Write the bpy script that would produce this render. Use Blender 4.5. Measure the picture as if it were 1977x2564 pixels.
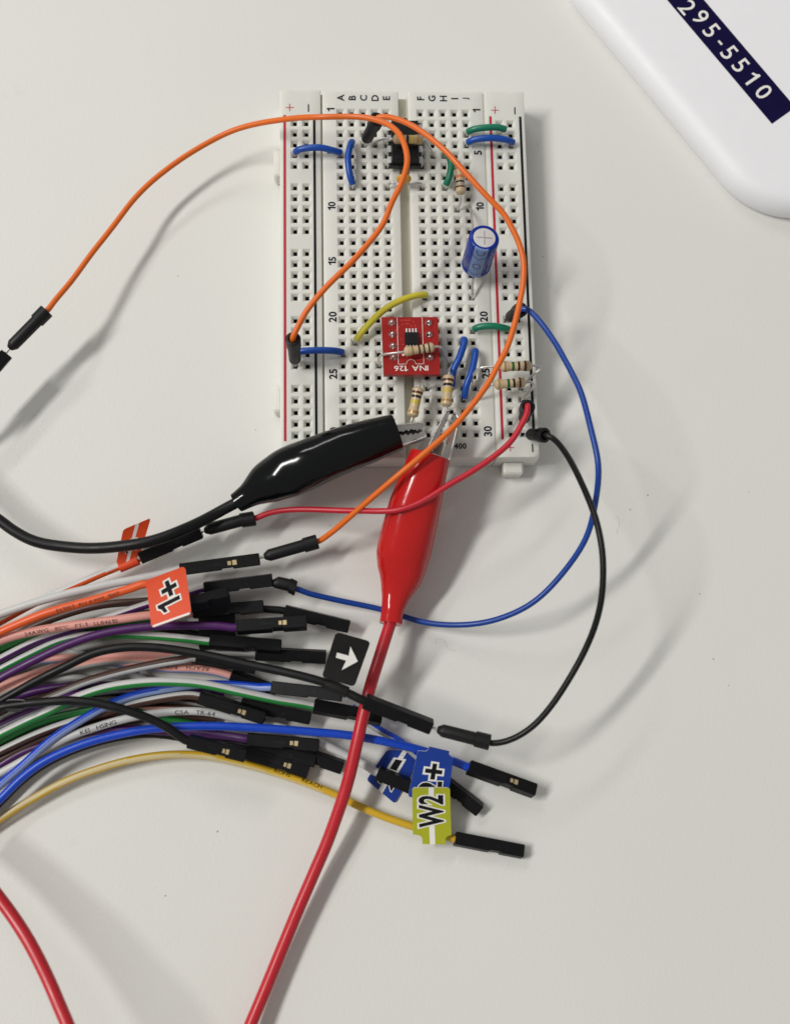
import bpy, math, random
import numpy as np
from mathutils import Euler, Matrix, Vector

random.seed(7)
for o in list(bpy.data.objects):
    bpy.data.objects.remove(o)
scene = bpy.context.scene
COL = scene.collection
K = 0.001                      # everything below is written in millimetres, the scene is in metres

# ------------------------------------------------------------------ camera
ROT = (math.radians(10.113), math.radians(-2.630), math.radians(-1.108))
CAM = np.array((-14.472, -92.410, 228.647))
FPX, IW, IH = 2700.0, 1977.0, 2564.0
cam_d = bpy.data.cameras.new("Camera")
cam = bpy.data.objects.new("Camera", cam_d)
COL.objects.link(cam)
cam.location = CAM * K
cam.rotation_euler = Euler(ROT, 'XYZ')
cam_d.sensor_fit = 'VERTICAL'
cam_d.sensor_height = 24.0
cam_d.sensor_width = 24.0
cam_d.lens = 24.0 * FPX / IH
cam_d.clip_start = 0.01
cam_d.clip_end = 50.0
cam_d.dof.use_dof = True
cam_d.dof.focus_distance = 0.230
cam_d.dof.aperture_fstop = 8.5
scene.camera = cam

# ------------------------------------------------------------------ world, lamps, exposure
world = bpy.data.worlds.new("World")
scene.world = world
world.use_nodes = True
bg = world.node_tree.nodes["Background"]
bg.inputs[0].default_value = (1.0, 0.982, 0.955, 1)
bg.inputs[1].default_value = 0.285


def ceiling_lamp(name, loc, target, sx, sy, yaw, power, col):
    d = bpy.data.lights.new(name, 'AREA')
    d.shape = 'RECTANGLE'
    d.size, d.size_y = sx, sy
    d.energy = power
    d.color = col
    o = bpy.data.objects.new(name, d)
    COL.objects.link(o)
    o.location = loc
    o.rotation_euler = (0, 0, yaw)          # ceiling fittings shine straight down
    return o


# the twin-tube ceiling fitting to the left, its tubes running from lower left to upper right
ca, sa = math.cos(math.radians(50)), math.sin(math.radians(50))
for k in (-1, 1):
    off = 0.06 * k
    ceiling_lamp("ceiling_tube", (-1.62 + off * -sa, 0.16 + off * ca, 2.0), None, 1.25, 0.115,
                 math.radians(50), 27.5, (1.0, 0.98, 0.95))
# a second fitting farther off over the other side of the room
ceiling_lamp("ceiling_tube", (-0.9, 2.0, 2.0), None, 1.25, 0.25, math.radians(50), 19.0, (1.0, 0.98, 0.95))

vs = scene.view_settings
scene.display_settings.display_device = 'sRGB'
vs.view_transform = 'Standard'
vs.look = 'None'
vs.exposure = 0.0
vs.gamma = 1.0
vs.use_curve_mapping = False
scene.render.engine = 'CYCLES'
scene.cycles.use_denoising = True
scene.cycles.max_bounces = 8
scene.cycles.diffuse_bounces = 4

# ------------------------------------------------------------------ coordinates
RM = np.array(Euler(ROT, 'XYZ').to_matrix())
BT = 8.5                       # height of the breadboard's top face
PITCH = 2.54


def px(u, v, h=0.0):
    """the point at height h (mm above the table) seen at photo pixel u, v"""
    d = RM @ np.array(((u - IW / 2) / FPX, -(v - IH / 2) / FPX, -1.0))
    return CAM + d * ((h - CAM[2]) / d[2])


def P(*uvh):
    return [px(*q) for q in uvh]


COLX = {c: x * PITCH for c, x in zip("ABCDEFGHIJ", (-5.5, -4.5, -3.5, -2.5, -1.5, 1.5, 2.5, 3.5, 4.5, 5.5))}
COLX.update({'lp': -24.04, 'lm': -21.51, 'rp': 21.37, 'rm': 23.90})


def hole(c, r, h=0.0):
    return np.array((COLX[c], (15.5 - r) * PITCH, BT + h))


V = lambda *a: np.array(a, float)


def unit(a):
    a = np.asarray(a, float)
    return a / (np.linalg.norm(a) + 1e-12)


# ------------------------------------------------------------------ materials
def lin(c):
    c = c / 255.0
    return c / 12.92 if c <= 0.04045 else ((c + 0.055) / 1.055) ** 2.4


def rgb(r, g, b):
    return (lin(r), lin(g), lin(b), 1.0)


def mat(name, col, rough=0.45, metal=0.0, var=0.06, vscale=0.35, bump=0.0, bscale=2.0, sss=0.0, coat=0.0, spec=0.5, dirt=0.0):
    m = bpy.data.materials.new(name)
    m.use_nodes = True
    nt = m.node_tree
    N, L = nt.nodes, nt.links
    b = N["Principled BSDF"]
    tc = N.new("ShaderNodeTexCoord")
    nz = N.new("ShaderNodeTexNoise")
    nz.inputs["Scale"].default_value = vscale * 1000
    nz.inputs["Detail"].default_value = 5
    L.new(tc.outputs["Object"], nz.inputs["Vector"])
    mix = N.new("ShaderNodeMix")
    mix.data_type = 'RGBA'
    lo = tuple(x * (1 - var) for x in col[:3]) + (1,)
    hi = tuple(min(1, x * (1 + var)) for x in col[:3]) + (1,)
    mix.inputs[6].default_value = lo
    mix.inputs[7].default_value = hi
    L.new(nz.outputs["Fac"], mix.inputs[0])
    L.new(mix.outputs[2], b.inputs["Base Color"])
    rr = N.new("ShaderNodeMapRange")
    rr.inputs[1].default_value = 0.3
    rr.inputs[2].default_value = 0.7
    rr.inputs[3].default_value = max(0.02, rough - 0.06)
    rr.inputs[4].default_value = min(1, rough + 0.08)
    L.new(nz.outputs["Fac"], rr.inputs[0])
    L.new(rr.outputs[0], b.inputs["Roughness"])
    b.inputs["Metallic"].default_value = metal
    b.inputs["Specular IOR Level"].default_value = spec
    b.inputs["Coat Weight"].default_value = coat
    b.inputs["Coat Roughness"].default_value = 0.08
    if sss:
        b.inputs["Subsurface Weight"].default_value = sss
        b.inputs["Subsurface Radius"].default_value = (1.0, 0.85, 0.6)
        b.inputs["Subsurface Scale"].default_value = 0.0012
    if bump:
        n2 = N.new("ShaderNodeTexNoise")
        n2.inputs["Scale"].default_value = bscale * 1000
        n2.inputs["Detail"].default_value = 3
        L.new(tc.outputs["Object"], n2.inputs["Vector"])
        bp = N.new("ShaderNodeBump")
        bp.inputs["Strength"].default_value = bump
        bp.inputs["Distance"].default_value = 0.0001
        L.new(n2.outputs["Fac"], bp.inputs["Height"])
        L.new(bp.outputs["Normal"], b.inputs["Normal"])
    return m


M = {
    'board': mat('breadboard_plastic', rgb(220, 220, 213), 0.5, var=0.02, sss=0.6, bump=0.05, bscale=3),
    'channel': mat('channel_plastic', rgb(206, 203, 186), 0.55, var=0.03),
    'contact': mat('hole_contact', (0.085, 0.078, 0.06, 1), 0.5, 0.4),
    'ink_black': mat('black_ink', (0.006, 0.006, 0.007, 1), 0.6, spec=0.2, var=0.2, vscale=4),
    'ink_red': mat('red_ink', rgb(186, 24, 40), 0.5, var=0.08),
    'ink_white': mat('white_ink', rgb(238, 236, 230), 0.5, var=0.03),
    'ink_navy': mat('navy_ink', rgb(12, 5, 56), 0.5, var=0.05, spec=0.15),
    'metal': mat('tinned_wire', (0.66, 0.65, 0.63, 1), 0.3, 0.85, bump=0.1),
    'steel': mat('nickel_steel', (0.52, 0.50, 0.47, 1), 0.25, 0.95, bump=0.15, bscale=1),
    'jaw_shade': mat('jaw_gap_shade', (0.24, 0.22, 0.20, 1), 0.35, 0.9),  # darkened metal standing in for the shade between the jaws
    'solder': mat('solder', (0.66, 0.65, 0.64, 1), 0.3, 1.0),
    'pin': mat('tinned_pin', (0.78, 0.78, 0.77, 1), 0.4, 0.45),
    'gold': mat('brass_contact', rgb(226, 205, 160), 0.35, 0.8),
    'black_plastic': mat('connector_plastic', (0.0048, 0.0048, 0.0055, 1), 0.45, spec=0.2, var=0.2, bump=0.15, bscale=1.2),
    'black_rubber': mat('plug_sleeve', (0.0075, 0.0075, 0.008, 1), 0.45, spec=0.3, var=0.2, bump=0.3, bscale=0.8),
    'black_pvc': mat('black_wire_pvc', (0.0042, 0.0042, 0.0046, 1), 0.4, var=0.1, spec=0.3),
    'boot_black': mat('black_boot_vinyl', (0.003, 0.0036, 0.004, 1), 0.13, var=0.1, vscale=0.05, bump=0.03, bscale=0.15, spec=0.3),
    'boot_red': mat('red_boot_vinyl', rgb(190, 28, 27), 0.15, var=0.05, vscale=0.05, sss=0.2, bump=0.03, bscale=0.15, spec=0.45),
    'red_cable': mat('red_cable_pvc', rgb(190, 32, 44), 0.33, var=0.05),
    'orange': mat('orange_pvc', rgb(226, 106, 22), 0.4, var=0.05),
    'blue': mat('blue_pvc', rgb(4, 60, 146), 0.38, var=0.06),
    'jblue': mat('hookup_blue', rgb(10, 72, 164), 0.36, var=0.08, bump=0.08, bscale=0.7),
    'jgreen': mat('hookup_green', rgb(14, 118, 88), 0.36, var=0.08, bump=0.08, bscale=0.7),
    'jyellow': mat('hookup_yellow', rgb(212, 200, 58), 0.38, var=0.08, bump=0.08, bscale=0.7),
    'red': mat('red_pvc', rgb(190, 30, 48), 0.38, var=0.05),
    'fwhite': mat('fly_white', rgb(200, 200, 198), 0.38, var=0.04),
    'fgrey': mat('fly_grey', rgb(168, 168, 166), 0.4, var=0.04),
    'forange': mat('fly_orange', rgb(228, 92, 36), 0.36, var=0.05),
    'fpurple': mat('fly_purple', rgb(74, 26, 92), 0.36, var=0.05),
    'fpink': mat('fly_pink', rgb(226, 160, 148), 0.4, var=0.05),
    'fgreen': mat('fly_green', rgb(36, 132, 58), 0.36, var=0.05),
    'fblue': mat('fly_blue', rgb(6, 66, 188), 0.34, var=0.05),
    'fbrown': mat('fly_brown', rgb(72, 46, 38), 0.38, var=0.05),
    'fyellow': mat('fly_yellow', rgb(208, 168, 38), 0.38, var=0.05),
    'fcream': mat('fly_cream', rgb(208, 190, 140), 0.38, var=0.05),
    'flavender': mat('fly_lavender', rgb(140, 160, 206), 0.38, var=0.05),
    'flag_orange': mat('flag_orange_print', rgb(228, 76, 30), 0.5, var=0.04),
    'flag_blue': mat('flag_blue_print', rgb(10, 56, 150), 0.5, var=0.05),
    'flag_lime': mat('flag_lime_print', rgb(172, 176, 28), 0.5, var=0.06),
    'flag_black': mat('flag_black_print', (0.009, 0.0085, 0.0085, 1), 0.5, spec=0.25, var=0.2),
    'paper_edge': mat('flag_paper', rgb(232, 230, 226), 0.6, var=0.05, vscale=2),
    'res_body': mat('resistor_body', rgb(194, 172, 136), 0.3, var=0.06, vscale=0.8, coat=0.3),
    'res_tan': mat('resistor_body_dark', rgb(176, 152, 112), 0.3, var=0.06, vscale=0.8, coat=0.3),
    'b_black': mat('band_black', (0.012, 0.01, 0.01, 1), 0.3),
    'b_brown': mat('band_brown', rgb(82, 34, 22), 0.3),
    'b_yellow': mat('band_yellow', rgb(196, 172, 66), 0.3),
    'b_green': mat('band_green', rgb(30, 92, 40), 0.3),
    'b_orange': mat('band_orange', rgb(208, 120, 74), 0.3),
    'b_grey': mat('band_grey', rgb(170, 160, 148), 0.3),
    'b_gold': mat('band_gold', rgb(176, 140, 82), 0.3, 0.4),
    'pcb_red': mat('pcb_mask_red', rgb(154, 29, 26), 0.4, spec=0.3, var=0.05, vscale=0.6),
    'pcb_trace': mat('pcb_trace_red', rgb(186, 54, 48), 0.4),
    'pcb_edge': mat('pcb_glass_edge', rgb(198, 176, 160), 0.6),
    'chip': mat('chip_epoxy', (0.0055, 0.0055, 0.006, 1), 0.45, spec=0.3, var=0.2, bump=0.2, bscale=3),
    'cap_blue': mat('capacitor_sleeve', rgb(4, 44, 140), 0.2, var=0.05, spec=0.3),
    'cap_stripe': mat('capacitor_stripe', rgb(112, 138, 186), 0.3, var=0.04),
    'cap_line': mat('capacitor_print', rgb(18, 28, 86), 0.35),
    'alu': mat('aluminium_can', (0.74, 0.74, 0.74, 1), 0.4, 0.35, bump=0.1),
    'cer_yellow': mat('ceramic_dip', rgb(208, 150, 40), 0.3, var=0.1, vscale=0.6, coat=0.3),
    'case': mat('white_case', rgb(240, 240, 243), 0.5, var=0.01, bump=0.04, bscale=1.2),
    'hair': mat('lint', rgb(184, 180, 172), 0.8),
    'speck': mat('dust', rgb(176, 172, 163), 0.9),
}


def table_material():
    m = bpy.data.materials.new('table_laminate')
    m.use_nodes = True
    nt = m.node_tree
    N, L = nt.nodes, nt.links
    b = N["Principled BSDF"]
    tc = N.new("ShaderNodeTexCoord")
    big = N.new("ShaderNodeTexNoise")
    big.inputs["Scale"].default_value = 14
    big.inputs["Detail"].default_value = 6
    L.new(tc.outputs["Object"], big.inputs["Vector"])
    cr = N.new("ShaderNodeMix")
    cr.data_type = 'RGBA'
    cr.inputs[6].default_value = rgb(219, 219, 213)
    cr.inputs[7].default_value = rgb(227, 227, 222)
    L.new(big.outputs["Fac"], cr.inputs[0])
    # smudges
    sm = N.new("ShaderNodeTexNoise")
    sm.inputs["Scale"].default_value = 95
    sm.inputs["Detail"].default_value = 8
    sm.inputs["Roughness"].default_value = 0.7
    L.new(tc.outputs["Object"], sm.inputs["Vector"])
    mr = N.new("ShaderNodeMapRange")
    mr.inputs[1].default_value = 0.64
    mr.inputs[2].default_value = 0.80
    mr.inputs[3].default_value = 0.0
    mr.inputs[4].default_value = 0.16
    L.new(sm.outputs["Fac"], mr.inputs[0])
    c2 = N.new("ShaderNodeMix")
    c2.data_type = 'RGBA'
    L.new(mr.outputs[0], c2.inputs[0])
    L.new(cr.outputs[2], c2.inputs[6])
    c2.inputs[7].default_value = rgb(150, 146, 136)
    # fine specks
    vo = N.new("ShaderNodeTexVoronoi")
    vo.inputs["Scale"].default_value = 120
    L.new(tc.outputs["Object"], vo.inputs["Vector"])
    gate = N.new("ShaderNodeSeparateColor")
    L.new(vo.outputs["Color"], gate.inputs[0])
    near = N.new("ShaderNodeMath")
    near.operation = 'LESS_THAN'
    near.inputs[1].default_value = 0.020
    L.new(vo.outputs["Distance"], near.inputs[0])
    rare = N.new("ShaderNodeMath")
    rare.operation = 'GREATER_THAN'
    rare.inputs[1].default_value = 0.86
    L.new(gate.outputs[0], rare.inputs[0])
    both = N.new("ShaderNodeMath")
    both.operation = 'MULTIPLY'
    L.new(near.outputs[0], both.inputs[0])
    L.new(rare.outputs[0], both.inputs[1])
    half = N.new("ShaderNodeMath")
    half.operation = 'MULTIPLY'
    half.inputs[1].default_value = 0.5
    L.new(both.outputs[0], half.inputs[0])
    c3 = N.new("ShaderNodeMix")
    c3.data_type = 'RGBA'
    L.new(half.outputs[0], c3.inputs[0])
    L.new(c2.outputs[2], c3.inputs[6])
    c3.inputs[7].default_value = rgb(120, 114, 104)
    L.new(c3.outputs[2], b.inputs["Base Color"])
    b.inputs["Roughness"].default_value = 0.52
    b.inputs["Specular IOR Level"].default_value = 0.4
    fine = N.new("ShaderNodeTexNoise")
    fine.inputs["Scale"].default_value = 1500
    fine.inputs["Detail"].default_value = 4
    L.new(tc.outputs["Object"], fine.inputs["Vector"])
    bp = N.new("ShaderNodeBump")
    bp.inputs["Strength"].default_value = 0.36
    bp.inputs["Distance"].default_value = 0.00012
    L.new(fine.outputs["Fac"], bp.inputs["Height"])
    L.new(bp.outputs["Normal"], b.inputs["Normal"])
    return m


M['table'] = table_material()


# ------------------------------------------------------------------ object helpers
def tag(o, label=None, cat=None, group=None, kind=None):
    if label:
        o["label"] = label
    if cat:
        o["category"] = cat
    if group:
        o["group"] = group
    if kind:
        o["kind"] = kind
    return o


def thing(name, label, cat, loc, group=None):
    o = bpy.data.objects.new(name, None)
    o.empty_display_size = 0.002
    COL.objects.link(o)
    o.location = np.asarray(loc, float) * K
    return tag(o, label, cat, group)


class MB:
    """collects geometry of ONE part"""

    def __init__(self):
        self.v, self.f, self.m = [], [], []

    def add(self, vs, fs, mi=0):
        b = len(self.v)
        self.v += [tuple(map(float, q)) for q in vs]
        for i, f in enumerate(fs):
            self.f.append(tuple(b + k for k in f))
            self.m.append(mi[i] if isinstance(mi, (list, tuple)) else mi)
        return self

    def build(self, name, mats, parent=None, smooth=38):
        if isinstance(mats, str):
            mats = [mats]
        me = bpy.data.meshes.new(name)
        base = np.zeros(3)
        if parent is not None:
            q = parent
            while q is not None:
                base = base + np.array(q.location)
                q = q.parent
        vs = np.array(self.v) * K - base
        me.from_pydata(vs.tolist(), [], self.f)
        for k in mats:
            me.materials.append(M[k])
        if len(mats) > 1:
            me.polygons.foreach_set("material_index", self.m)
        if smooth:
            me.shade_smooth()
            me.set_sharp_from_angle(angle=math.radians(smooth))
        me.update()
        o = bpy.data.objects.new(name, me)
        COL.objects.link(o)
        if parent is not None:
            o.parent = parent
        return o


def spline(pts, n=10, closed=False):
    pts = [np.asarray(p, float) for p in pts]
    if len(pts) == 2:
        return np.array([pts[0] + (pts[1] - pts[0]) * t for t in np.linspace(0, 1, 4)])
    q = [2 * pts[0] - pts[1]] + pts + [2 * pts[-1] - pts[-2]]
    out = []
    for i in range(1, len(q) - 2):
        p0, p1, p2, p3 = q[i - 1:i + 3]
        t0 = 0.0
        t1 = t0 + max(1e-6, np.linalg.norm(p1 - p0)) ** 0.5
        t2 = t1 + max(1e-6, np.linalg.norm(p2 - p1)) ** 0.5
        t3 = t2 + max(1e-6, np.linalg.norm(p3 - p2)) ** 0.5
        for t in np.linspace(t1, t2, n, endpoint=False):
            a1 = (t1 - t) / (t1 - t0) * p0 + (t - t0) / (t1 - t0) * p1
            a2 = (t2 - t) / (t2 - t1) * p1 + (t - t1) / (t2 - t1) * p2
            a3 = (t3 - t) / (t3 - t2) * p2 + (t - t2) / (t3 - t2) * p3
            b1 = (t2 - t) / (t2 - t0) * a1 + (t - t0) / (t2 - t0) * a2
            b2 = (t3 - t) / (t3 - t1) * a2 + (t - t1) / (t3 - t1) * a3
            out.append((t2 - t) / (t2 - t1) * b1 + (t - t1) / (t2 - t1) * b2)
    out.append(pts[-1])
    return np.array(out)


def smooth_path(p, it=2):
    p = np.array(p)
    for _ in range(it):
        q = p.copy()
        q[1:-1] = 0.25 * p[:-2] + 0.5 * p[1:-1] + 0.25 * p[2:]
        p = q
    return p


def wobble(p, amp, wave, seed):
    rng = random.Random(seed)
    seg = np.linalg.norm(np.diff(p, axis=0), axis=1)
    S = np.concatenate(([0], np.cumsum(seg)))
    out = p.copy()
    for k in range(3):
        ph = [(rng.uniform(0, 6.3), rng.uniform(.6, 1.7) * 6.283 / wave, rng.uniform(.4, 1)) for _ in range(3)]
        for a, w, g in ph:
            out[:, k] += amp * g * .6 * np.sin(a + w * S) * (0.6 if k == 2 else 1)
    f = np.clip(np.minimum(S, S[-1] - S) / 4.0, 0, 1)[:, None]
    return p + (out - p) * f


def frames(p, up=True):
    T = np.gradient(p, axis=0)
    T /= np.linalg.norm(T, axis=1)[:, None] + 1e-12
    N = np.zeros_like(p)
    if up:
        for i, t in enumerate(T):
            n = V(0, 0, 1) - t * t[2]
            N[i] = unit(n) if np.linalg.norm(n) > 0.05 else (N[i - 1] if i else unit(np.cross(t, (0, 1, 0))))
    else:
        n = np.cross(T[0], (0, 0, 1))
        if np.linalg.norm(n) < 0.1:
            n = np.cross(T[0], (1, 0, 0))
        n = unit(n)
        for i, t in enumerate(T):
            n = unit(n - t * np.dot(n, t))
            N[i] = n
    B = np.cross(N, T)
    return T, N, B


def tube(mb, p, r, seg=12, up=False, mfun=None, caps=True, mi=0):
    """r: number, list per point, or list of (across, upward) pairs"""
    p = np.asarray(p, float)
    n = len(p)
    T, N, B = frames(p, up)
    rr = r if isinstance(r, (list, np.ndarray)) else [r] * n
    vs, fs, ms = [], [], []
    for i in range(n):
        a, b = (rr[i] if isinstance(rr[i], (tuple, list, np.ndarray)) else (rr[i], rr[i]))
        for j in range(seg):
            t = 2 * math.pi * (j + 0.5) / seg
            vs.append(p[i] + N[i] * b * math.cos(t) + B[i] * a * math.sin(t))
    for i in range(n - 1):
        for j in range(seg):
            k = (j + 1) % seg
            fs.append((i * seg + j, (i + 1) * seg + j, (i + 1) * seg + k, i * seg + k))
            ms.append(mfun(i / (n - 1), 360.0 * (j + 1) / seg) if mfun else mi)
    if caps:
        fs.append(tuple(range(seg)))
        fs.append(tuple(range((n - 1) * seg, n * seg))[::-1])
        ms += [mi, mi]
    # orient outward
    mb.add(vs, [f[::-1] for f in fs], ms)
    return mb


def lathe(mb, a, b, prof, seg=16, mi=0):
    """surface of revolution from a to b; prof: (fraction or mm along, radius)"""
    a, b = np.asarray(a, float), np.asarray(b, float)
    d = unit(b - a)
    n = np.cross(d, (0, 0, 1))
    if np.linalg.norm(n) < 0.1:
        n = np.cross(d, (0, 1, 0))
    n = unit(n)
    bb = np.cross(d, n)
    vs, fs = [], []
    for s, r in prof:
        for j in range(seg):
            t = 2 * math.pi * j / seg
            vs.append(a + d * s + n * r * math.cos(t) + bb * r * math.sin(t))
    m = len(prof)
    for i in range(m - 1):
        for j in range(seg):
            k = (j + 1) % seg
            fs.append((i * seg + j, i * seg + k, (i + 1) * seg + k, (i + 1) * seg + j))
    fs.append(tuple(range(seg))[::-1])
    fs.append(tuple(range((m - 1) * seg, m * seg)))
    mb.add(vs, fs, mi)
    return mb


def cbox(mb, c, ax, half, ch=0.12, mi=0):
    """chamfered box; ax: three unit axes"""
    c = np.asarray(c, float)
    ax = [np.asarray(a, float) for a in ax]
    hx, hy, hz = half
    ch = min(ch, hx * 0.49, hy * 0.49, hz * 0.49)
    vid, vs = {}, []
    for sx in (-1, 1):
        for sy in (-1, 1):
            for sz in (-1, 1):
                for k in range(3):
                    d = [hx - ch, hy - ch, hz - ch]
                    d[k] += ch
                    vid[(sx, sy, sz, k)] = len(vs)
                    vs.append(c + ax[0] * sx * d[0] + ax[1] * sy * d[1] + ax[2] * sz * d[2])
    fs = []
    for k in range(3):
        o = [i for i in range(3) if i != k]
        for s in (-1, 1):
            q = []
            for a, b in ((-1, -1), (1, -1), (1, 1), (-1, 1)):
                sg = [0, 0, 0]
                sg[k], sg[o[0]], sg[o[1]] = s, a, b
                q.append(vid[(*sg, k)])
            fs.append(q)
    for k in range(3):                     # edges along axis k
        o = [i for i in range(3) if i != k]
        for a in (-1, 1):
            for b in (-1, 1):
                q = []
                for s, kk in ((-1, o[0]), (1, o[0]), (1, o[1]), (-1, o[1])):
                    sg = [0, 0, 0]
                    sg[k], sg[o[0]], sg[o[1]] = s, a, b
                    q.append(vid[(*sg, kk)])
                fs.append(q)
    for sx in (-1, 1):
        for sy in (-1, 1):
            for sz in (-1, 1):
                fs.append([vid[(sx, sy, sz, k)] for k in range(3)])
    out = []
    for f in fs:                            # outward winding
        a, b, d = vs[f[0]], vs[f[1]], vs[f[2]]
        n = np.cross(b - a, d - a)
        cen = sum(vs[i] for i in f) / len(f)
        out.append(tuple(f) if np.dot(n, cen - c) > 0 else tuple(f)[::-1])
    mb.add(vs, out, mi)
    return mb


EX, EY, EZ = V(1, 0, 0), V(0, 1, 0), V(0, 0, 1)

_glyphs = {}


ONE = ([(.25, 0), (.36, 0), (.36, .73), (.27, .73), (.21, .64), (.06, .575), (.06, .485), (.25, .55)], [(0, 1, 2, 3, 4, 7), (4, 5, 6, 7)])


def one_char(ch, bold):
    """a single letter, its origin at the lower left of the em; the font's plain bar of a 1 gets a nose"""
    key = (ch, bold)
    if key not in _glyphs:
        if ch == '1':
            v = np.array(ONE[0], float)
            if bold:
                cen = v.mean(0)
                out = []
                for i in range(len(v)):
                    p, q, r = v[i - 1], v[i], v[(i + 1) % len(v)]
                    n1, n2 = unit((q - p)[::-1] * (1, -1)), unit((r - q)[::-1] * (1, -1))
                    m = unit(n1 + n2)
                    out.append(q + m * bold / max(.5, float(np.dot(m, n1))))
                v = np.array(out)
            _glyphs[key] = (v, ONE[1])
        else:
            cu = bpy.data.curves.new("t", 'FONT')
            cu.body = ch
            cu.size = 1.0
            cu.resolution_u = 3
            cu.offset = bold
            ob = bpy.data.objects.new("t", cu)
            COL.objects.link(ob)
            dg = bpy.context.evaluated_depsgraph_get()
            me = bpy.data.meshes.new_from_object(ob.evaluated_get(dg))
            vs = np.array([v.co[:] for v in me.vertices])[:, :2]
            fs = [tuple(p.vertices) for p in me.polygons]
            bpy.data.objects.remove(ob)
            bpy.data.curves.remove(cu)
            bpy.data.meshes.remove(me)
            _glyphs[key] = (vs, fs)
    return _glyphs[key]


def glyph(text, height, bold=0.0, gap=.10):
    """flat lettering centred on 0,0, height mm tall"""
    x, V2, F2, lo, hi = 0.0, [], [], 9.0, -9.0
    for ch in text:
        if ch == ' ':
            x += .3
            continue
        r, _ = one_char(ch, 0.0)
        v, f = one_char(ch, bold)
        b = sum(len(k) for k in V2)
        V2.append(v + np.array((x - r[:, 0].min(), 0)))
        F2 += [tuple(b + i for i in q) for q in f]
        x += r[:, 0].max() - r[:, 0].min() + gap
        lo, hi = min(lo, r[:, 1].min()), max(hi, r[:, 1].max())
    vs = np.concatenate(V2)
    s = height / (hi - lo)
    return (vs - np.array(((x - gap) / 2, (lo + hi) / 2))) * s, F2


def flat_text(name, text, height, mp, mname, parent, bold=0.0, kind=None, squeeze=1.0):
    """mp(x, y) -> point; the lettering's faces look along mp's normal"""
    g, fs = glyph(text, height, bold)
    mb = MB()
    mb.add([mp(a * squeeze, b) for a, b in g], fs)
    o = mb.build(name, mname, parent, smooth=0)
    if kind:
        o["kind"] = kind
    return o


def plane_map(c, ex, ey):
    c, ex, ey = np.asarray(c, float), np.asarray(ex, float), np.asarray(ey, float)
    return lambda x, y: c + ex * x + ey * y


# ------------------------------------------------------------------ the table
mb = MB()
mb.add([(-900, -900, 0), (900, -900, 0), (900, 900, 0), (-900, 900, 0)], [(0, 1, 2, 3)])
tag(mb.build('table_top', 'table', None, 0), 'plain off-white laminate table top under everything', None, None, 'structure')

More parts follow.
